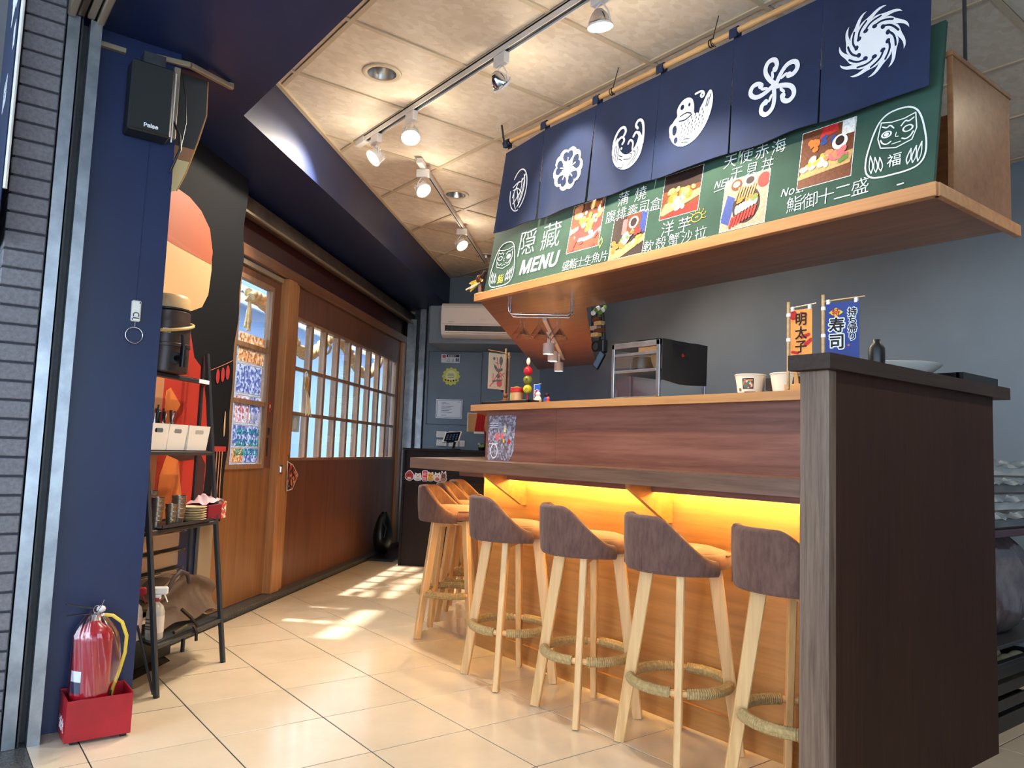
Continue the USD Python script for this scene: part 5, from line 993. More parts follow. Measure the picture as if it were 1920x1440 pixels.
# ================================================================== on the bar counter
ZC = 1.343
shs = wthing('sticker_sheet', 'clear sheet of printed stickers at the far corner of the bar front', 'sticker sheet', (XB, 1.31, 1.03))
Y_ = lambda y, z: np.array([XB - .0008, y, z])
part(shs, 'film', plate(Polygon([(0, 0), (.205, 0), (.238, .055), (.247, .180), (.25, .248), (0, .248)]), Y_(1.432, 1.031), RIGHT, (0, 0, 1), .0012), cells('sheet_print', [(0, srgb(124, 116, 130)), (.3, srgb(150, 150, 170)), (.55, srgb(108, 92, 100)), (.8, srgb(170, 172, 188)), (1, srgb(136, 134, 154))], 90))
part(shs, 'round_print', join(plate(ell(0, 0, .034, .042).difference(ell(0, 0, .028, .036)), Y_(1.372, 1.082) - (.0013, 0, 0), RIGHT, (0, 0, 1), .0008)), M['white_print'], label='white ring print')
for k, (y, z, w, h, m) in enumerate(((1.345, 1.160, .03, .035, 'pink'), (1.300, 1.165, .028, .03, 'pink'), (1.235, 1.135, .022, .024, 'red'), (1.275, 1.205, .024, .035, 'cream'), (1.262, 1.19, .012, .02, 'green'), (1.285, 1.14, .014, .022, 'yellow'))): part(shs, 'print', plate(rrect(-w / 2, -h / 2, w / 2, h / 2, .005), Y_(y, z) - (.0013, 0, 0), RIGHT, (0, 0, 1), .0008), PC[m])
part(shs, 'print', join([plate(sbox(0, 0, .08, .004), Y_(1.42, z) - (.0013, 0, 0), RIGHT, (0, 0, 1), .0006) for z in (1.235, 1.222, 1.21, 1.12)]), M['white_print'])

tr2 = wthing('black_tray', 'shallow black tray overhanging the far corner of the counter', 'tray', (1.35, 1.33, ZC), 0)
part(tr2, 'base', bx(1.22, 1.48, 1.12, 1.53, ZC, ZC + .006, .002), M['black_pl'])
for k, b in enumerate(((1.212, 1.224, 1.11, 1.54), (1.476, 1.488, 1.11, 1.54), (1.212, 1.488, 1.11, 1.122), (1.212, 1.488, 1.528, 1.54))): part(tr2, 'rim', bx(*b, ZC + .003, ZC + .022, .002), M['black_pl'])
dg = wthing('lantern_skewer', 'toy skewer of red, green and yellow balls standing on the black tray', 'ornament', (1.36, 1.30, ZC + .006))
part(dg, 'stick', rod((1.36, 1.30, ZC + .006), (1.36, 1.30, 1.60), .004, 8), PC['red'])
for z, c in ((1.545, 'red'), (1.493, 'green'), (1.440, 'yellow')):
    bl = part(dg, 'ball', xf(tm(trimesh.creation.icosphere(3, .026)), None, (1.36, 1.30, z)), plain('ball_' + c, dict(red=srgb(206, 30, 40), green=srgb(126, 124, 40), yellow=srgb(216, 186, 40))[c], .35), 50)
    g = glyphs({'red': '大', 'green': '中', 'yellow': '小'}[c], .016); b = g.bounds
    part(dg, 'mark', plate(affinity.translate(g, -b[2] / 2, -b[3] / 2), np.array([1.36, 1.30, z]) + np.array([-.78, -.62, 0]) * .0255, (.62, -.78, 0), (0, 0, 1), .002), M['black_pl'])
part(dg, 'top_disc', xf(tm(trimesh.creation.icosphere(2, .020)), np.diag([.35, .8, 1.1]), (1.36, 1.30, 1.600)), PC['cream'], 50)
rj = wthing('red_lid_jar', 'jar of orange sauce with a red lid on the black tray', 'jar', (1.38, 1.42, ZC + .006)); jc2 = (1.38, 1.42, 0)
part(rj, 'jar', lathe([(0, 1.349), (.031, 1.349), (.034, 1.354), (.037, 1.428), (0, 1.43)], 28, jc2), plain('sauce', srgb(208, 150, 96), .3), 40); part(rj, 'lid', lathe([(.036, 1.426), (.040, 1.428), (.040, 1.452), (.037, 1.455), (0, 1.455)], 28, jc2), PC['red'], 40)
gp = wthing('green_plaque', 'oval green standing plaque behind the red-lidded jar', 'plaque', (1.44, 1.50, ZC + .006)); pe = np.array([.55, -.83, 0])
part(gp, 'plaque', plate(ell(0, .062, .042, .062), (1.44, 1.50, 1.349), pe, (0, 0, 1), .006), plain('plaque_green', srgb(150, 176, 70), .5)); part(gp, 'face', plate(ell(0, .062, .034, .053), np.array([1.44, 1.50, 1.349]) + np.cross(pe, (0, 0, 1)) * .0062, pe, (0, 0, 1), .0008), plain('plaque_pale', srgb(206, 216, 150), .5)); part(gp, 'lettering', join([plate(sbox(-.024, z, .024, z + .008), np.array([1.44, 1.50, 1.349]) + np.cross(pe, (0, 0, 1)) * .0072, pe, (0, 0, 1), .0006) for z in (.076, .052, .036)]), PC['green'])
mf = wthing('mini_flag', 'tiny blue flag with red lettering on the black tray', 'flag', (1.34, 1.195, ZC + .006)); 
part(mf, 'pole', rod((1.34, 1.215, 1.349), (1.34, 1.215, 1.462), .002, 6), M['white_pl']); part(mf, 'cross_bar', rod((1.34, 1.218, 1.460), (1.34, 1.155, 1.462), .0015, 6), M['white_pl']); part(mf, 'cloth', bx(1.339, 1.341, 1.162, 1.211, 1.370, 1.458), plain('flag_blue', srgb(34, 92, 190), .6))
g = glyphs('寿', .046, 2); part(mf, 'lettering_edge', plate(g, (1.3388, 1.212, 1.388), RIGHT, (0, 0, 1), .0006), M['white_print']); g = glyphs('寿', .042, 1); part(mf, 'lettering', plate(g, (1.338, 1.209, 1.390), RIGHT, (0, 0, 1), .0006), PC['red'])
FG = [(1.30, 1.13, 'cream', 'white', 'small cream figurine on the black tray right of the blue flag'), (1.325, 1.085, 'blue', 'dark', 'small figurine in blue with a dark head on the counter'), (1.30, 1.425, 'brown', 'brown', 'small dark brown figurine beside the red-lidded jar'), (1.30, 1.045, 'red', 'pink', 'tiny red crouching figurine at the end of the row')]
for x, y, c, hcol, lab in FG:
    z0 = ZC + (.006 if y > 1.122 else 0); fgn = wthing('figurine', lab, 'figurine', (x, y, z0)); k = .62 if c == 'red' else 1
    part(fgn, 'body', lathe([(0, 0), (.019 * k, 0), (.022 * k, .012 * k), (.018 * k, .032 * k), (.010 * k, .042 * k), (0, .044 * k)], 18, (x, y, z0)), PC[c], 40); part(fgn, 'head', xf(tm(trimesh.creation.icosphere(2, .014 * k)), None, (x, y, z0 + .052 * k)), PC[hcol], 50); part(fgn, 'arm', join(rod((x, y - .014 * k, z0 + .034 * k), (x - .006, y - .028 * k, z0 + .018 * k), .005 * k, 7), rod((x, y + .014 * k, z0 + .034 * k), (x - .006, y + .026 * k, z0 + .022 * k), .005 * k, 7)), PC[c])
# two tall banners further along
for k, (u, v, wv, z0, z1, lab) in enumerate(((2.42, .165, .235, 1.475, 1.715, 'cream and red patterned flag on a bamboo pole at the far counter'), (2.50, .155, .05, 1.46, 1.70, 'narrow purple flag on a bamboo pole behind the patterned one'))):
    bf = wthing('table_flag', lab, 'flag', uvx(u, v, ZC), 45)
    part(bf, 'pole', rod(uvx(u, v, ZC), uvx(u, v, z1 + .03), .0065, 8), M['bamboo']); part(bf, 'foot', lathe([(0, 0), (.03, 0), (.03, .012), (0, .016)], 18, uvx(u, v, ZC)), M['black_pl'], 40)
    part(bf, 'cross_bar', rod(uvx(u, v - .01, z1), uvx(u - .10, v + .10 * (1 if k == 0 else .3), z1 + .006), .003, 6), M['bamboo'])
    p, q = uvx(u - .004, v + .004), uvx(u - .095, v + .095 * (1 if k == 0 else .3)); e = (q - p); Lq = np.linalg.norm(e); e /= Lq; nrm = -np.cross(e, (0, 0, 1.))
    part(bf, 'cloth', plate(sbox(0, 0, Lq, z1 - z0 - .01), p + (0, 0, z0), e, (0, 0, 1), .0015), plain(f'flagcloth_{k}', (srgb(214, 196, 168), srgb(84, 74, 130))[k], .7))
    rr_ = random.Random(9 + k)
    for side in (-.001, .0016):
        if k == 0:
            part(bf, 'print', plate(union_all([stroke([(rr_.uniform(0, Lq), rr_.uniform(0, .22)), (rr_.uniform(0, Lq), rr_.uniform(0, .22))], .005) for _ in range(10)] + [ell(Lq * .3, .04, .022, .024)]).intersection(sbox(0, 0, Lq, .225)), p + (0, 0, z0) + np.cross(e, (0, 0, 1.)) * side, e, (0, 0, 1), .0005), PC['pink'])
            part(bf, 'print', plate(union_all([ell(Lq * .25, .185, .014, .028), ell(Lq * .68, .195, .009, .010), stroke([(Lq * .2, .13), (Lq * .45, .115), (Lq * .6, .145)], .018), ell(Lq * .4, .085, .014, .014), stroke([(Lq * .2, .06), (Lq * .5, .055), (Lq * .7, .05)], .012)]), p + (0, 0, z0) + np.cross(e, (0, 0, 1.)) * (side * 1.6), e, (0, 0, 1), .0005), PC['grey'])
        else:
            part(bf, 'print', plate(stroke([(Lq * .5 + .008 * math.sin(i), .02 + .021 * i) for i in range(10)], .008), p + (0, 0, z0) + np.cross(e, (0, 0, 1.)) * side, e, (0, 0, 1), .0005), M['white_print'])
# glass display cabinet
dc = wthing('display_cabinet', 'small steel and glass display cabinet standing on the counter', 'cabinet', (1.45, .41, ZC))
x0, x1, y0, y1, z0, z1 = 1.30, 1.64, .262, .572, ZC, 1.625
for x in (x0, x1):
    for y in (y0, y1): part(dc, 'corner_post', bx(x - .012 if x > 1.4 else x, x if x > 1.4 else x + .014, y if y < .4 else y - .018, y + .022 if y < .4 else y, z0, z1, .002), M['steel'])
part(dc, 'top', bx(x0, x1, y0, y1, z1 - .026, z1, .002), M['steel']); part(dc, 'base', bx(x0, x1, y0, y1, z0, z0 + .02, .002), M['steel'])
part(dc, 'shelf', bx(x0, x1 - .01, y0 + .02, y1 - .02, 1.478, 1.492, .002), M['steel']); part(dc, 'upper_rail', bx(x0, x0 + .012, y0 + .02, y1 - .02, 1.560, 1.574), M['steel'])
for b in ((x0 + .004, x0 + .007, y0 + .02, y1 - .02, z0 + .02, 1.56), (x0 + .02, x1 - .02, y0 + .004, y0 + .007, z0 + .02, z1 - .026), (x0 + .02, x1 - .02, y1 - .007, y1 - .004, z0 + .02, z1 - .026)): part(dc, 'pane', bx(*b), M['glass'])
part(dc, 'wood_back', bx(x0 + .02, x0 + .025, y0 + .022, y0 + .15, 1.575, 1.598), M['canopy_edge'])
pn = wthing('mixing_bowl', 'brown bowl on the shelf of the display cabinet', 'bowl', (1.46, .36, 1.492)); part(pn, 'bowl', lathe([(0, 0), (.05, 0), (.072, .05), (.076, .08), (.072, .08), (.066, .05), (0, .008)], 30, (1.46, .36, 1.492)), plain('bowl_tan', srgb(150, 116, 80), .5), 40)
cp_ = wthing('black_pot', 'black pot on the shelf of the display cabinet', 'pot', (1.44, .49, 1.492)); part(cp_, 'pot', lathe([(0, 0), (.05, 0), (.055, .006), (.055, .075), (.05, .075), (.05, .01), (0, .01)], 30, (1.44, .49, 1.492)), M['black_pl'], 40)
dt_ = wthing('dish_towel', 'black cloth with a small red mark draped over the display cabinet', 'towel', (1.47, .262, 1.5))
def tw(s, t):
    x = 1.305 + .325 * s
    if t < .45: return (x, .42 - .165 * (t / .45), z1 + .006 + .003 * math.sin(9 * s))
    q = (t - .45) / .55; sag = .012 * math.sin(math.pi * s * 1.0 + .3); return (x, .252 - .004 * math.sin(11 * s) * q - .003, z1 + .003 - q * (.185 + .012 * s + sag * (1 if q > .9 else q)))
part(dt_, 'cloth', thick(grid(tw, 20, 22), .003, (0, -.7, .7)), plain('towel_black', srgb(24, 23, 26), .9), 40)
part(dt_, 'mark', plate(Polygon([(0, 0), (.018, .008), (0, .018), (-.005, .008)]), (1.44, .2455, 1.552), (1, 0, 0), (0, 0, 1), .001), PC['red'], label='small red emblem'); part(dt_, 'mark', plate(glyphs('m', .02, 1, False), (1.475, .2455, 1.545), (1, 0, 0), (0, 0, 1), .001), plain('mark_black', srgb(8, 8, 10), .6))
# paper tubs
for k, (x, y, a) in enumerate(((1.30, -.228, 205), (1.33, -.372, 262))):
    tu = wthing('paper_tub', ['cream paper food tub with a colourful square print, left of two on the counter', 'cream paper food tub with its print turned aside, next to the tall partition'][k], 'tub', (x, y, ZC)); o = (x, y, ZC); hh = .083
    part(tu, 'cup', lathe([(0, 0), (.048, 0), (.049, .004), (.060, hh - .004), (.0625, hh - .002), (.0635, hh + .001), (.0615, hh + .003), (.058, hh - .004), (.046, .006), (0, .006)], 36, o), plain(f'tub_paper_{k}', srgb(240, 226, 200), .6), 40)
    def onc(z, w, ang, mm, nm, lift=.0008):
        aa_ = math.radians(ang); r = .049 + .011 * z / hh + lift
        part(tu, nm, xf(grid(lambda s, t: ((r + .0055 * (t - .5) * mm[1] / .04) * math.cos(aa_ + (s - .5) * w / r), (r + .0055 * (t - .5) * mm[1] / .04) * math.sin(aa_ + (s - .5) * w / r), z + (t - .5) * mm[1]), 8, 1), None, o), mm[0], 60)
    onc(.046, .044, a, (PC['dark'], .042), 'print_frame'); onc(.046, .038, a, (cells('tub_print', [(0, srgb(200, 120, 60)), (.3, srgb(230, 200, 170)), (.55, srgb(60, 110, 70)), (.8, srgb(150, 60, 50)), (1, srgb(240, 230, 210))], 120) if k == 0 else L + 'tub_print', .036), 'print', .0014)
    onc(.012, .045, a + 8, (PC['grey'], .004), 'small_print'); onc(.022, .012, a - 38, (PC['grey'], .012), 'stamp')
kt = wthing('kraft_tray', 'small folded kraft tray against the tall partition', 'tray', (1.29, -.47, ZC)); part(kt, 'box', bx(1.25, 1.33, -.51, -.415, ZC, ZC + .035, .002), M['cardboard']); part(kt, 'flap', beam((1.26, -.462, ZC + .035), (1.255, -.460, ZC + .095), .02, .003, .012, .003, (0, 1, 0)), M['cardboard'])

# flags fixed to the partition cap
for k in range(2):
    yp = (-.592, -.722)[k]; yb = (-.684, -.838)[k]; xq = 1.0; xe = (1.0, 1.03)[k]; zt = (1.632, 1.640)[k]
    zb = 1.411 if k else ZC
    fl_ = wthing('banner_flag', ['orange flag reading mentaiko on a bamboo stick by the partition', 'navy flag reading takeaway sushi on a bamboo stick by the partition'][k], 'flag', (xq, yp, 1.411))
    base = (xq, yp, 1.33 if k == 0 else 1.411)
    part(fl_, 'pole', rod(base, (xq, yp, zt + .005), .0055, 10), M['bamboo']); part(fl_, 'cross_bar', rod((xq, yp + .005, zt - .018), (xe, yb - .012, zt - .012), .0022, 6), M['bamboo'])
    zl = (1.450, 1.450)[k]; w = yp - yb - .010; h = zt - .026 - zl; e = np.array([xe - xq, yb - yp, 0]); e /= np.linalg.norm(e); o = np.array([xq, yp - .008, zl]); nr = np.cross(e, (0, 0, 1.)); 
    if nr[0] > 0: nr = -nr
    Pn = lambda s, lift, t=.0006: plate(s, o + nr * lift, e, (0, 0, 1), t)
    part(fl_, 'cloth', Pn(sbox(0, -.034, w, h), 0, .0012), (plain('flag_orange', srgb(240, 150, 70), .7), plain('flag_navy', srgb(46, 62, 128), .7))[k])
    for zz in (.86, .30): part(fl_, 'clip', bx(xq - .008, xq + .006, yp - .010, yp + .004, zl + h * zz, zl + h * zz + .012, .001), M['white_pl'])
    for yy in (.06, .85): part(fl_, 'clip', bx(xq - .004 + (xe - xq) * yy, xq + .004 + (xe - xq) * yy, yp - .008 - w * yy - .008, yp - .008 - w * yy + .002, zl + h - .004, zl + h + .012), M['white_pl'])
    if k == 0:
        part(fl_, 'print', Pn(union_all([ell(.012, h * .88, .014, .016), stroke([(w * .5, h * .92), (w * .75, h * .88), (w * .7, h * .84)], .008), stroke([(w * .7, h * .2), (w * .95, h * .3)], .014), stroke([(w * .1, h * .06), (w * .35, h * .03)], .010), stroke([(w * .55, h * .38), (w * .85, h * .42)], .012)]).intersection(sbox(0, 0, w, h)), .0013), PC['red'])
        for i, ch in enumerate('明太子'): g = glyphs(ch, .046, 1); b = g.bounds; part(fl_, 'lettering', Pn(affinity.translate(g, w * .5 - b[2] / 2, h * (.66 - .30 * i) - .004), .0022), PC['dark'])
    else:
        part(fl_, 'diamond', Pn(Polygon([(w * .10, h * .80), (w * .32, h * .70), (w * .54, h * .80), (w * .32, h * .90)]), .0013), PC['yellow']); g = glyphs('特', .026, 1); b = g.bounds; part(fl_, 'lettering', Pn(affinity.translate(g, w * .32 - b[2] / 2, h * .80 - b[3] / 2), .0020), PC['red'])
        for i, ch in enumerate('寿司'):
            for bo, m, lf in ((5, M['white_print'], .0013), (1, PC['dark'], .0022)):
                g = glyphs(ch, .052, bo); b = g.bounds; part(fl_, 'lettering', Pn(affinity.translate(g, w * .34 - b[2] / 2, h * (.54 - .34 * i) - b[3] / 2), lf), m)
        for i, ch in enumerate('持ち帰り'):
            for bo, m, lf in ((5, M['white_print'], .0013), (1, PC['dark'], .0022)):
                g = glyphs(ch, .030, bo); b = g.bounds; part(fl_, 'lettering', Pn(affinity.translate(g, w * .80 - b[2] / 2, h * (.79 - .165 * i) - b[3] / 2), lf), m)
        part(fl_, 'seal', Pn(sbox(w * .66, h * .10, w * .72, h * .14), .0013), PC['pink'])
bwl = wthing('white_bowl', 'shallow white bowl on the partition cap', 'bowl', (1.60, -.68, 1.411)); part(bwl, 'bowl', lathe([(0, 0), (.09, 0), (.11, .008), (.165, .048), (.172, .056), (.168, .058), (.105, .016), (0, .010)], 44, (1.60, -.66, 1.411)), plain('bowl_white', srgb(214, 214, 208), .3), 40)
bt_ = wthing('black_tray', 'black rectangular tray near the right end of the partition cap', 'tray', (2.0, -.66, 1.411)); part(bt_, 'base', bx(1.82, 2.10, -.80, -.52, 1.411, 1.418, .002), M['black_pl'])
for b in ((1.80, 2.13, -.835, -.81), (1.80, 2.13, -.52, -.50), (1.80, 1.82, -.82, -.50), (2.10, 2.13, -.82, -.50)): part(bt_, 'rim', hull([(x, y, z) for x in b[:2] for y in b[2:] for z in (1.416, 1.452)]), M['black_pl'])
bk = wthing('black_bottle', 'black bottle behind the navy takeaway flag', 'bottle', (1.2, -.84, 1.411)); part(bk, 'bottle', lathe([(0, 0), (.024, 0), (.026, .01), (.026, .055), (.014, .075), (.012, .085), (0, .086)], 20, (1.12, -.842, 1.411)), M['black_pl'], 40)
# ================================================================== under the canopy
gr = wthing('glass_rack', 'chrome stemware rack under the canopy', 'rack', uvx(2.11, -.08, 1.985))
for u in (2.06, 2.15):
    part(gr, 'rail', tube([uvx(u, .11, 1.985), uvx(u, .108, 1.925), uvx(u, .09, 1.905), uvx(u, -.25, 1.905), uvx(u, -.268, 1.925), uvx(u, -.27, 1.985)], .0055, 8), M['chrome'], 60)
part(gr, 'end_bar', join(rod(uvx(2.06, .109, 1.93), uvx(2.15, .109, 1.93), .004, 8), rod(uvx(2.06, -.269, 1.93), uvx(2.15, -.269, 1.93), .004, 8)), M['chrome'])
for i, v in enumerate((.035, -.075, -.185)):
    for j, u in enumerate((2.085, 2.20)):
        o = uvx(u, v - .01 * j, 1.905); mg = wthing('martini_glass', f'clear martini glass hanging upside down, {["left", "middle", "right"][i]} of the {["front", "back"][j]} row', 'glass', o)
        part(mg, 'foot', lathe([(0, .016), (.030, .010), (.031, .008), (0, .010)], 24, o), M['clearglass'], 40)
        part(mg, 'stem', lathe([(.004, .010), (.003, -.03), (.004, -.058), (.0, -.060)], 10, o), M['clearglass'], 40)
        part(mg, 'bowl', lathe([(0, -.056), (.006, -.058), (.050, -.122), (.0485, -.1235), (.004, -.062), (0, -.061)], 32, o), M['clearglass'], 40)
wd = wthing('dried_bundle', 'dried straw bundle tied at the far end of the green board', 'dried plant', (1.17, 1.60, 2.08))
rr_ = random.Random(4)
for k in range(9):
    a = rr_.uniform(-.5, .5); part(wd, 'stalk', beam((1.18, 1.53, 2.085 + rr_.uniform(-.01, .01)), (1.165 + rr_.uniform(-.02, .02), 1.62 + .05 * rr_.random(), 2.055 + .055 * a), .006, .003, .009, .003, (0, 0, 1)), PC['yellow'] if k % 3 else PC['cream'])
part(wd, 'knot', tube([(1.18 + .02 * math.cos(t), 1.535 + .003 * t, 2.09 + .02 * math.sin(t)) for t in np.linspace(0, 13, 40)], .006, 6), PC['brown'], 50)
part(wd, 'dark_tip', rod((1.18, 1.54, 2.09), (1.185, 1.515, 2.13), .012, 8), PC['dark'])
wf = wthing('hanging_planter', 'wooden block planter with a green and white sprig on the canopy edge', 'planter', (1.86, 1.26, 1.9))
for k, (y, z, m) in enumerate(((1.27, 1.905, 'brown'), (1.25, 1.880, 'wood'), (1.285, 1.855, 'tan'), (1.245, 1.835, 'brown'), (1.275, 1.812, 'wood'))): part(wf, 'block', bx(1.845, 1.885, y - .03, y + .03, z - .012, z + .014, .002), PC[m])
for k in range(6): part(wf, 'leaf', xf(tm(trimesh.creation.icosphere(1, .022)), np.diag([.4, 1, .8]), (1.85 + .004 * k, 1.29 - .016 * k, 1.95 + .012 * (k % 3))), PC['green'] if k % 2 else PC['white'], 50)
part(wf, 'hanger', rod((1.86, 1.27, 1.80), (1.86, 1.27, 1.995), .004, 6), PC['dark'])
cm = wthing('phone_holder', 'black hanging phone holder with a coiled cable under the canopy', 'holder', (1.9, 1.2, 1.7))
part(cm, 'arm', tube([(1.87, 1.24, 1.985), (1.88, 1.23, 1.86), (1.88, 1.22, 1.76), (1.87, 1.23, 1.71)], .012, 8), M['black_pl'], 50)
part(cm, 'coil', tube([(1.86, 1.275 + .030 * math.cos(t), 1.735 + .030 * math.sin(t) + .001 * t) for t in np.linspace(0, 13, 50)], .0035, 6), M['black_pl'], 50)
sl = np.array([0, -.60, .80]); part(cm, 'screen', plate(rrect(-.026, -.055, .026, .055, .004), (1.862, 1.235, 1.655), (0, -.8, -.6), sl, .010), M['black_pl']); part(cm, 'glass_face', plate(rrect(-.022, -.050, .022, .050, .003), (1.851, 1.235, 1.655), (0, -.8, -.6), sl, .001), plain('grey_glass', srgb(96, 112, 124), .15))
part(cm, 'cluster', join(bx(1.855, 1.90, 1.205, 1.255, 1.70, 1.78, .006), bx(1.86, 1.89, 1.22, 1.25, 1.77, 1.80, .004)), M['black_pl'])
wp = wthing('wall_pipe', 'thin grey pipe on the kitchen wall', 'pipe', (3.90, 2.9, 0)); part(wp, 'pipe', rod((3.895, 2.92, .0), (3.895, 2.92, 1.96), .014, 10), M['slate'])

# ================================================================== window side
hc = wthing('hanging_card', 'printed hexagonal card hanging on the wooden post', 'card', uvx(2.97, 1.79, .84), 45)
hx = [(2.865, .955), (2.965, .930), (3.075, .850), (2.985, .745), (2.885, .735)]
def vplate(shape, v, t=.0015): 
    a, f = prism(shape, 0, t); return np.array([uvx(p[0], v - p[2], p[1]) for p in a]), f
part(hc, 'card', vplate(Polygon(hx), 1.795), PC['white']); part(hc, 'print', vplate(Polygon(hx).buffer(-.008), 1.793), cells('card_print', [(0, srgb(60, 40, 36)), (.35, srgb(150, 90, 64)), (.6, srgb(206, 150, 110)), (.8, srgb(170, 50, 44)), (1, srgb(236, 220, 200))], 45)); part(hc, 'string', rod(uvx(2.90, 1.797, .95), uvx(2.875, 1.797, 1.0), .002, 5), M['black_pl'])
rsk = wthing('door_sticker', 'small red and white sticker on the door stile', 'sticker', uvx(2.665, 1.861, 1.31), 45); part(rsk, 'sheet', vplate(union_all([ell(2.665, 1.345, .016, .026), ell(2.665, 1.318, .014, .020)]), 1.8615), PC['red']); part(rsk, 'figure', vplate(ell(2.665, 1.335, .007, .014), 1.8598), PC['white'])
# posters and vinyl lettering on the door glass, seen from behind
PR = [('poster_a', [(0, srgb(222, 192, 156)), (.4, srgb(234, 220, 200)), (.7, srgb(200, 150, 120)), (1, srgb(236, 230, 222))]), ('poster_b', [(0, srgb(134, 144, 190)), (.35, srgb(162, 174, 208)), (.6, srgb(208, 214, 228)), (1, srgb(140, 134, 174))]), ('poster_c', [(0, srgb(220, 196, 200)), (.3, srgb(196, 140, 144)), (.6, srgb(222, 224, 234)), (1, srgb(170, 184, 206))]), ('poster_d', [(0, srgb(150, 190, 204)), (.5, srgb(196, 214, 224)), (1, srgb(120, 148, 178))])]
PM = [cells(n_, r_, 60, .6, translucent=.75) for n_, r_ in PR]
for k, (ua, ub2, za, zb, m, lab) in enumerate(((2.195, 2.575, 1.60, 1.80, 0, 'orange-topped poster on the outside of the door glass'), (2.195, 2.56, 1.395, 1.595, 1, 'blue poster of dishes on the outside of the door glass'), (2.195, 2.40, 1.20, 1.39, 2, 'pink and white poster low in the middle row of the door'), (2.41, 2.57, 1.20, 1.39, 1, 'narrow blue poster beside the pink one on the door'), (2.195, 2.56, 1.05, 1.195, 1, 'violet-blue strip poster across the lower door pane'), (2.195, 2.36, .94, 1.045, 0, 'orange poster in the lower corner of the door pane'), (2.37, 2.57, .94, 1.045, 1, 'violet poster in the lower corner by the door stile'), (1.78, 2.13, 1.37, 1.70, 1, 'blue-white poster in the left column of the door glass'), (1.78, 2.13, .95, 1.33, 3, 'pale teal poster low in the left column of the door glass'))):
    po = wthing('door_poster', lab, 'poster', uvx((ua + ub2) / 2, 1.885, za), 45)
    part(po, 'sheet', ub(ua, ub2, 1.884, 1.8855, za, zb), PM[m]); part(po, 'border', vplate(sbox(ua, za, ub2, zb).difference(sbox(ua + .008, za + .008, ub2 - .008, zb - .008)), 1.8838, .0006), PC['white'])
def vinyl(nm, col): return usdkit.material(stage, L + nm, {'d': ('diffuse_bsdf', {'color': col}), 't': ('translucent_bsdf', {'color': col}), 'x': ('mix_closure', {'fac': .8})}, [('d.BSDF', 'x.closure1'), ('t.BSDF', 'x.closure2')], surface='x.closure')
M['vteal'] = vinyl('vinyl_teal', srgb(60, 214, 210)); M['vwhite'] = vinyl('vinyl_white', srgb(250, 250, 250))
vl = wthing('door_lettering', 'teal and white opening hours lettered on the door glass, read from behind', 'lettering', uvx(2.38, 1.88, 1.0), 45)
for txt, z, h, m in (('12:00-14:00', 1.125, .052, 'vteal'), ('17:00-21:00', 1.055, .052, 'vteal'), ('(13:30/20:30)', .985, .050, 'vteal'), ('間時業營', 1.215, .062, 'vwhite')):
    g = glyphs(txt, h, 2, m == 'vwhite'); 
    if m != 'vwhite': g = affinity.scale(g, -1, 1, origin=(0, 0))
    b = g.bounds; k = min(1, .34 / (b[2] - b[0])); g = affinity.scale(affinity.translate(g, -b[0], -b[1]), k, 1, origin=(0, 0)); part(vl, 'lettering', vplate(affinity.translate(g, 2.565 - .34 + (.34 - k * (b[2] - b[0])), z), 1.8795, .001), M[m])
rsg = wthing('door_roundel', 'round white and pink sticker in the left column of the door glass', 'sticker', uvx(2.08, 1.878, 1.47), 45); part(rsg, 'sheet', vplate(ell(2.085, 1.475, .055, .060, 28), 1.8795), PC['white']); part(rsg, 'print', vplate(rrect(2.055, 1.435, 2.115, 1.515, .008), 1.8785), PC['pink']); part(rsg, 'lettering', vplate(affinity.translate(affinity.scale(glyphs('鮨', .05, 1), -1, 1, origin=(0, 0)), 2.11, 1.45), 1.8770), M['white_print'])
# straw rope festoon outside the lattice
rp = wthing('straw_rope', 'thick twisted straw rope swagged outside the lattice window', 'rope', uvx(4.3, 2.05, 1.9), 45)
STR = mottled('straw', srgb(206, 176, 120), srgb(236, 212, 164), 60, .9, 4, bump=.4)
cp = np.array([(2.58, 2.11), (2.75, 2.12), (3.05, 2.05), (3.30, 1.93), (3.55, 1.825), (3.75, 1.835), (3.95, 1.93), (4.15, 2.05), (4.35, 2.09), (4.60, 2.03), (4.80, 1.93), (5.0, 1.85), (5.22, 1.825), (5.42, 1.86), (5.60, 1.96), (5.75, 2.10)])
tt = np.linspace(0, len(cp) - 1, 150); cu = np.interp(tt, range(len(cp)), cp[:, 0]); cz = np.interp(tt, range(len(cp)), cp[:, 1]); k7 = np.ones(9) / 9; cz = np.convolve(np.pad(cz, 4, mode='edge'), k7, 'valid')
for s in range(3):
    ph = tt * 5.2 + s * 2.094; part(rp, 'strand', tube([uvx(u, 2.03 + .024 * math.sin(p), z + .024 * math.cos(p)) for u, z, p in zip(cu, cz, ph)], .029, 8), STR, 50)
for u, z in ((3.30, 1.90), (4.02, 1.94), (4.75, 1.93)): part(rp, 'binding', tube([uvx(u + .004 * t, 2.03 + .06 * math.cos(t), z + .06 * math.sin(t)) for t in np.linspace(0, 12.6, 40)], .006, 6), STR, 50)
part(rp, 'tassel', join([rod(uvx(2.60, 2.03, 2.10), uvx(2.60 + .012 * (k % 5 - 2), 2.03 + .012 * (k % 3 - 1), 1.86 + .02 * (k % 4)), .008, 6) for k in range(9)]), STR)
part(rp, 'tassel', join([rod(uvx(5.58, 2.03, 1.97), uvx(5.58 + .014 * (k % 5 - 2), 2.03 + .012 * (k % 3 - 1), 1.62 + .02 * (k % 4)), .009, 6) for k in range(10)]), STR)
ss = wthing('straw_tassel', 'straw charm with a pale tassel hanging inside the lattice window', 'ornament', uvx(3.215, 1.826, 1.45), 45)
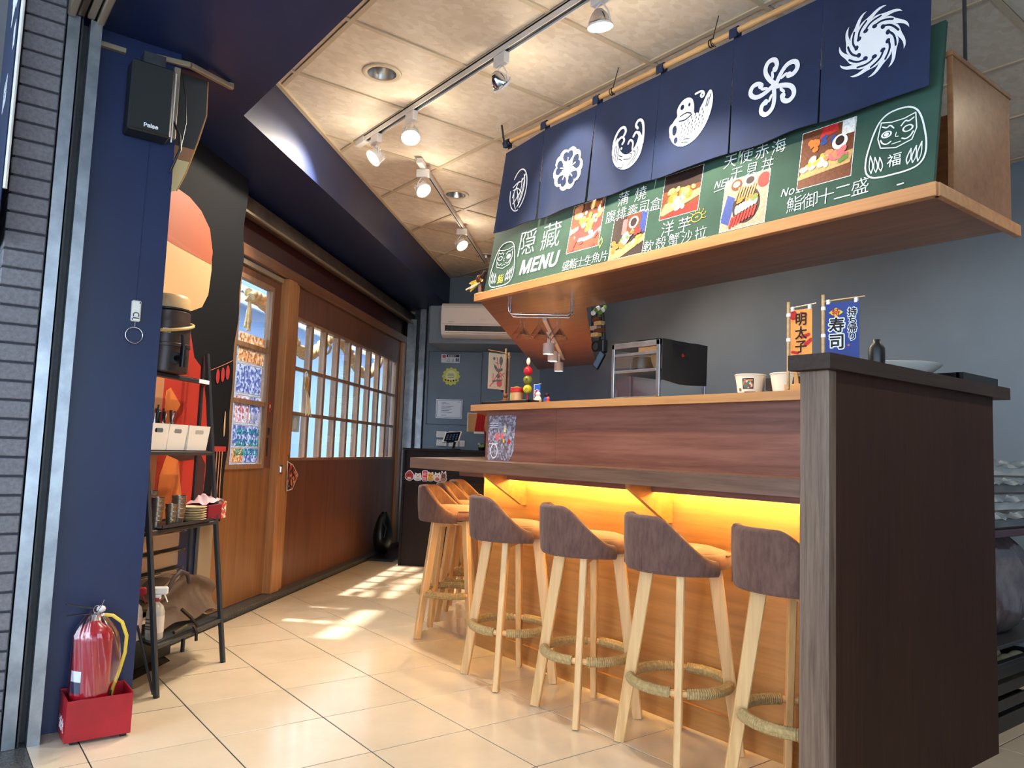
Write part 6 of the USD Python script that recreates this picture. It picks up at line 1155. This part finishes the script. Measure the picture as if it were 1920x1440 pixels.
part(ss, 'knot', join([tube([uvx(3.19 + .018 * k + .012 * math.sin(3 * t + k), 1.826, 1.60 - .10 * t) for t in np.linspace(0, 1, 8)], .011, 7) for k in range(3)]), STR, 50, label='twisted straw knot')
part(ss, 'loop', tube([uvx(3.20 + .018 * math.cos(a), 1.83, 1.615 + .022 * math.sin(a)) for a in np.linspace(0, 2 * math.pi, 17)[:-1]], .006, 6, True), M['paper'], 50)
part(ss, 'tassel', join([tube([uvx(3.21, 1.826, 1.51), uvx(3.22 + .01 * k, 1.822, 1.42), uvx(3.22 + .018 * k, 1.824, 1.30 + .01 * (k % 3))], .004, 5) for k in range(7)]), M['cream'], 50)
part(ss, 'leaf', join([vplate(Polygon([(3.17 + .03 * k, 1.60), (3.20 + .02 * k, 1.55), (3.17 + .04 * k, 1.48), (3.15 + .03 * k, 1.54)]), 1.815 + .002 * k) for k in range(3)]), plain('dry_leaf', srgb(196, 150, 80), .7))
wc = wthing('window_card', 'pale blue card stuck in the lower left pane of the lattice', 'card', uvx(3.11, 1.86, 1.17), 45); part(wc, 'sheet', vplate(sbox(3.03, 1.17, 3.20, 1.30), 1.862), plain('card_blue', srgb(176, 206, 220), .7)); part(wc, 'shape', vplate(ell(3.11, 1.235, .035, .045), 1.8595), plain('card_pale', srgb(226, 232, 236), .7))
# across the street
EXT = plain('street_wall', srgb(106, 126, 158), .8)
nw = wthing('street_building', 'plain pale building across the street behind the window', 'building', uvx(8, 5.2, 0), 45)
part(nw, 'wall', ub(-2, 26, 6.2, 6.5, 0, 4.6), EXT); part(nw, 'coping', ub(-2, 26, 6.15, 6.5, 4.6, 4.75), M['white_metal'])
aw = wthing('street_awning', 'corrugated metal awning across the street', 'awning', uvx(8, 5.2, 3.3), 45)
part(aw, 'sheet', thick(grid(lambda s, t: tuple(uvx(-1 + 24 * s, 5.55 + .6 * t, 3.55 + .35 * t + .03 * math.sin(s * 24 * 30))), 480, 1), .004, (0, 0, 1)), M['white_metal'], 40)
part(aw, 'gutter', rod(uvx(-1, 5.55, 3.42), uvx(23, 5.55, 3.42), .10, 14), M['steel'], 40)
wi = wthing('street_cable', 'thin dark cable strung along the pale building', 'cable', uvx(8, 6.1, 2.3), 45); part(wi, 'cable', rod(uvx(2, 6.1, 2.62), uvx(24, 6.1, 2.62), .012, 6), M['black_pl'])
sg = wthing('street_banner', 'dark navy banner with white brush writing outside the brick pier', 'banner', (-1.215, 1.3, 1.7))
part(sg, 'cloth', bx(-1.217, -1.214, .965, 1.75, 1.75, 3.2), M['noren']); part(sg, 'pole', rod((-1.208, .945, 1.9), (-1.206, .945, 3.2), .0065, 8), M['white_metal'])
SB = lambda s, y, z: plate(s, (-1.2172, y, z), (0, -1, 0), (0, 0, 1), .0008)
part(sg, 'lettering', SB(glyphs('壽', .34, 3), 1.36, 2.62), M['white_print']); part(sg, 'lettering', SB(glyphs('司', .10, 2), 1.12, 2.44), M['white_print'])
part(sg, 'seal', SB(union_all([sbox(0, 0, .15, .11).difference(sbox(.008, .008, .142, .102))] + [affinity.translate(glyphs(c, .042), .016 + .044 * (k % 3), .056 - .046 * (k // 3)) for k, c in enumerate('壽司丼鮨魚飯')]), 1.38, 2.30), M['white_print'], label='white framed seal')
part(sg, 'lettering', SB(stroke([(0, .02), (.10, .02), (.16, .03)], .022).union(stroke([(.10, .02), (.12, .12)], .022)), 1.42, 2.02), M['white_print'])

# ================================================================== wrapped goods right of the partition
rk = wthing('steel_rack', 'dark steel rack of plastic-wrapped goods right of the partition', 'rack', (2.45, -.55, 0))
for x in (2.12, 2.95):
    for y in (-.76, -.35): part(rk, 'post', bx(x, x + .03, y - .015, y + .015, 0, .85), M['black_m'])
part(rk, 'shelf', bx(2.10, 3.0, -.78, -.33, .795, .825, .003), plain('shelf_plum', srgb(70, 46, 56), .4)); part(rk, 'shelf', bx(2.10, 3.0, -.78, -.33, .335, .352, .003), M['black_m'])
WR = plain('stretch_wrap', srgb(170, 172, 170), .16, .0, coat_weight=.8)
for k in range(4):
    z = .826 + .074 * k; wr_ = wthing('wrapped_tray', f'plastic-wrapped tray on the steel rack, {["lowest", "second", "third", "top"][k]} of the pile', 'tray', (2.5, -.56, z))
    part(wr_, 'tray', bx(2.13, 2.9, -.765, -.36, z, z + .050, .01), [plain('tray_grey', srgb(96, 98, 98), .3), WR, L + 'tray_grey', WR][k]); part(wr_, 'film', grid(lambda s, t: (2.12 + .79 * s, -.775 + .01 * math.sin(21 * s + 5 * t + k), z + .045 + .027 * t + .004 * math.sin(40 * s + k)), 60, 3), WR, 40)
sk = wthing('wrapped_sack', 'large crumpled sack in clear film under the rack shelf', 'sack', (2.5, -.55, .352))
part(sk, 'sack', grid(lambda s, t: tuple(np.array([2.5, -.55, .352]) + np.array([(.37 + .016 * math.sin(9 * s * 6.28 + 6 * t)) * np.sign(math.cos(2 * math.pi * s)) * abs(math.cos(2 * math.pi * s)) ** .5, (.19 + .010 * math.sin(13 * s * 6.28 + 11 * t)) * np.sign(math.sin(2 * math.pi * s)) * abs(math.sin(2 * math.pi * s)) ** .5, 0]) * (math.sin(math.pi * (.05 + .90 * t)) ** .22) + np.array([0, 0, .42 * t])), 70, 20), mottled('sack_plum', srgb(74, 58, 62), srgb(112, 98, 100), 7, .22, 6, coat_weight=.6), 40)
cr_ = wthing('black_crate', 'black plastic crate of pale eggs on the floor right of the partition', 'crate', (2.45, -.60, 0))
for b in ((2.14, 2.80, -.775, -.765), (2.14, 2.80, -.40, -.39), (2.14, 2.15, -.775, -.39), (2.79, 2.80, -.775, -.39)):
    for k in range(4): part(cr_, 'slat', bx(*b, .02 + .065 * k, .065 + .065 * k), M['black_pl'])
[part(cr_, 'rim', bx(2.13, 2.81, ya, yb, .265, .285, .003), M['black_pl']) for ya, yb in ((-.79, -.76), (-.405, -.38))]; part(cr_, 'base', bx(2.14, 2.80, -.775, -.39, 0, .02), M['black_pl'])
for k in range(10):
    x, y = 2.20 + .115 * (k % 5), -.70 + .11 * (k // 5); eg = wthing('egg', 'pale egg lying in the black crate', 'egg', (x, y, .20), 0, 'eggs in the black crate'); part(eg, 'shell', xf(tm(trimesh.creation.icosphere(2, .042)), np.diag([1.2, 1, 1]), (x, y, .225)), M['cream'], 50)
part(cr_, 'liner', bx(2.16, 2.78, -.755, -.41, .16, .182), M['black_pl'])
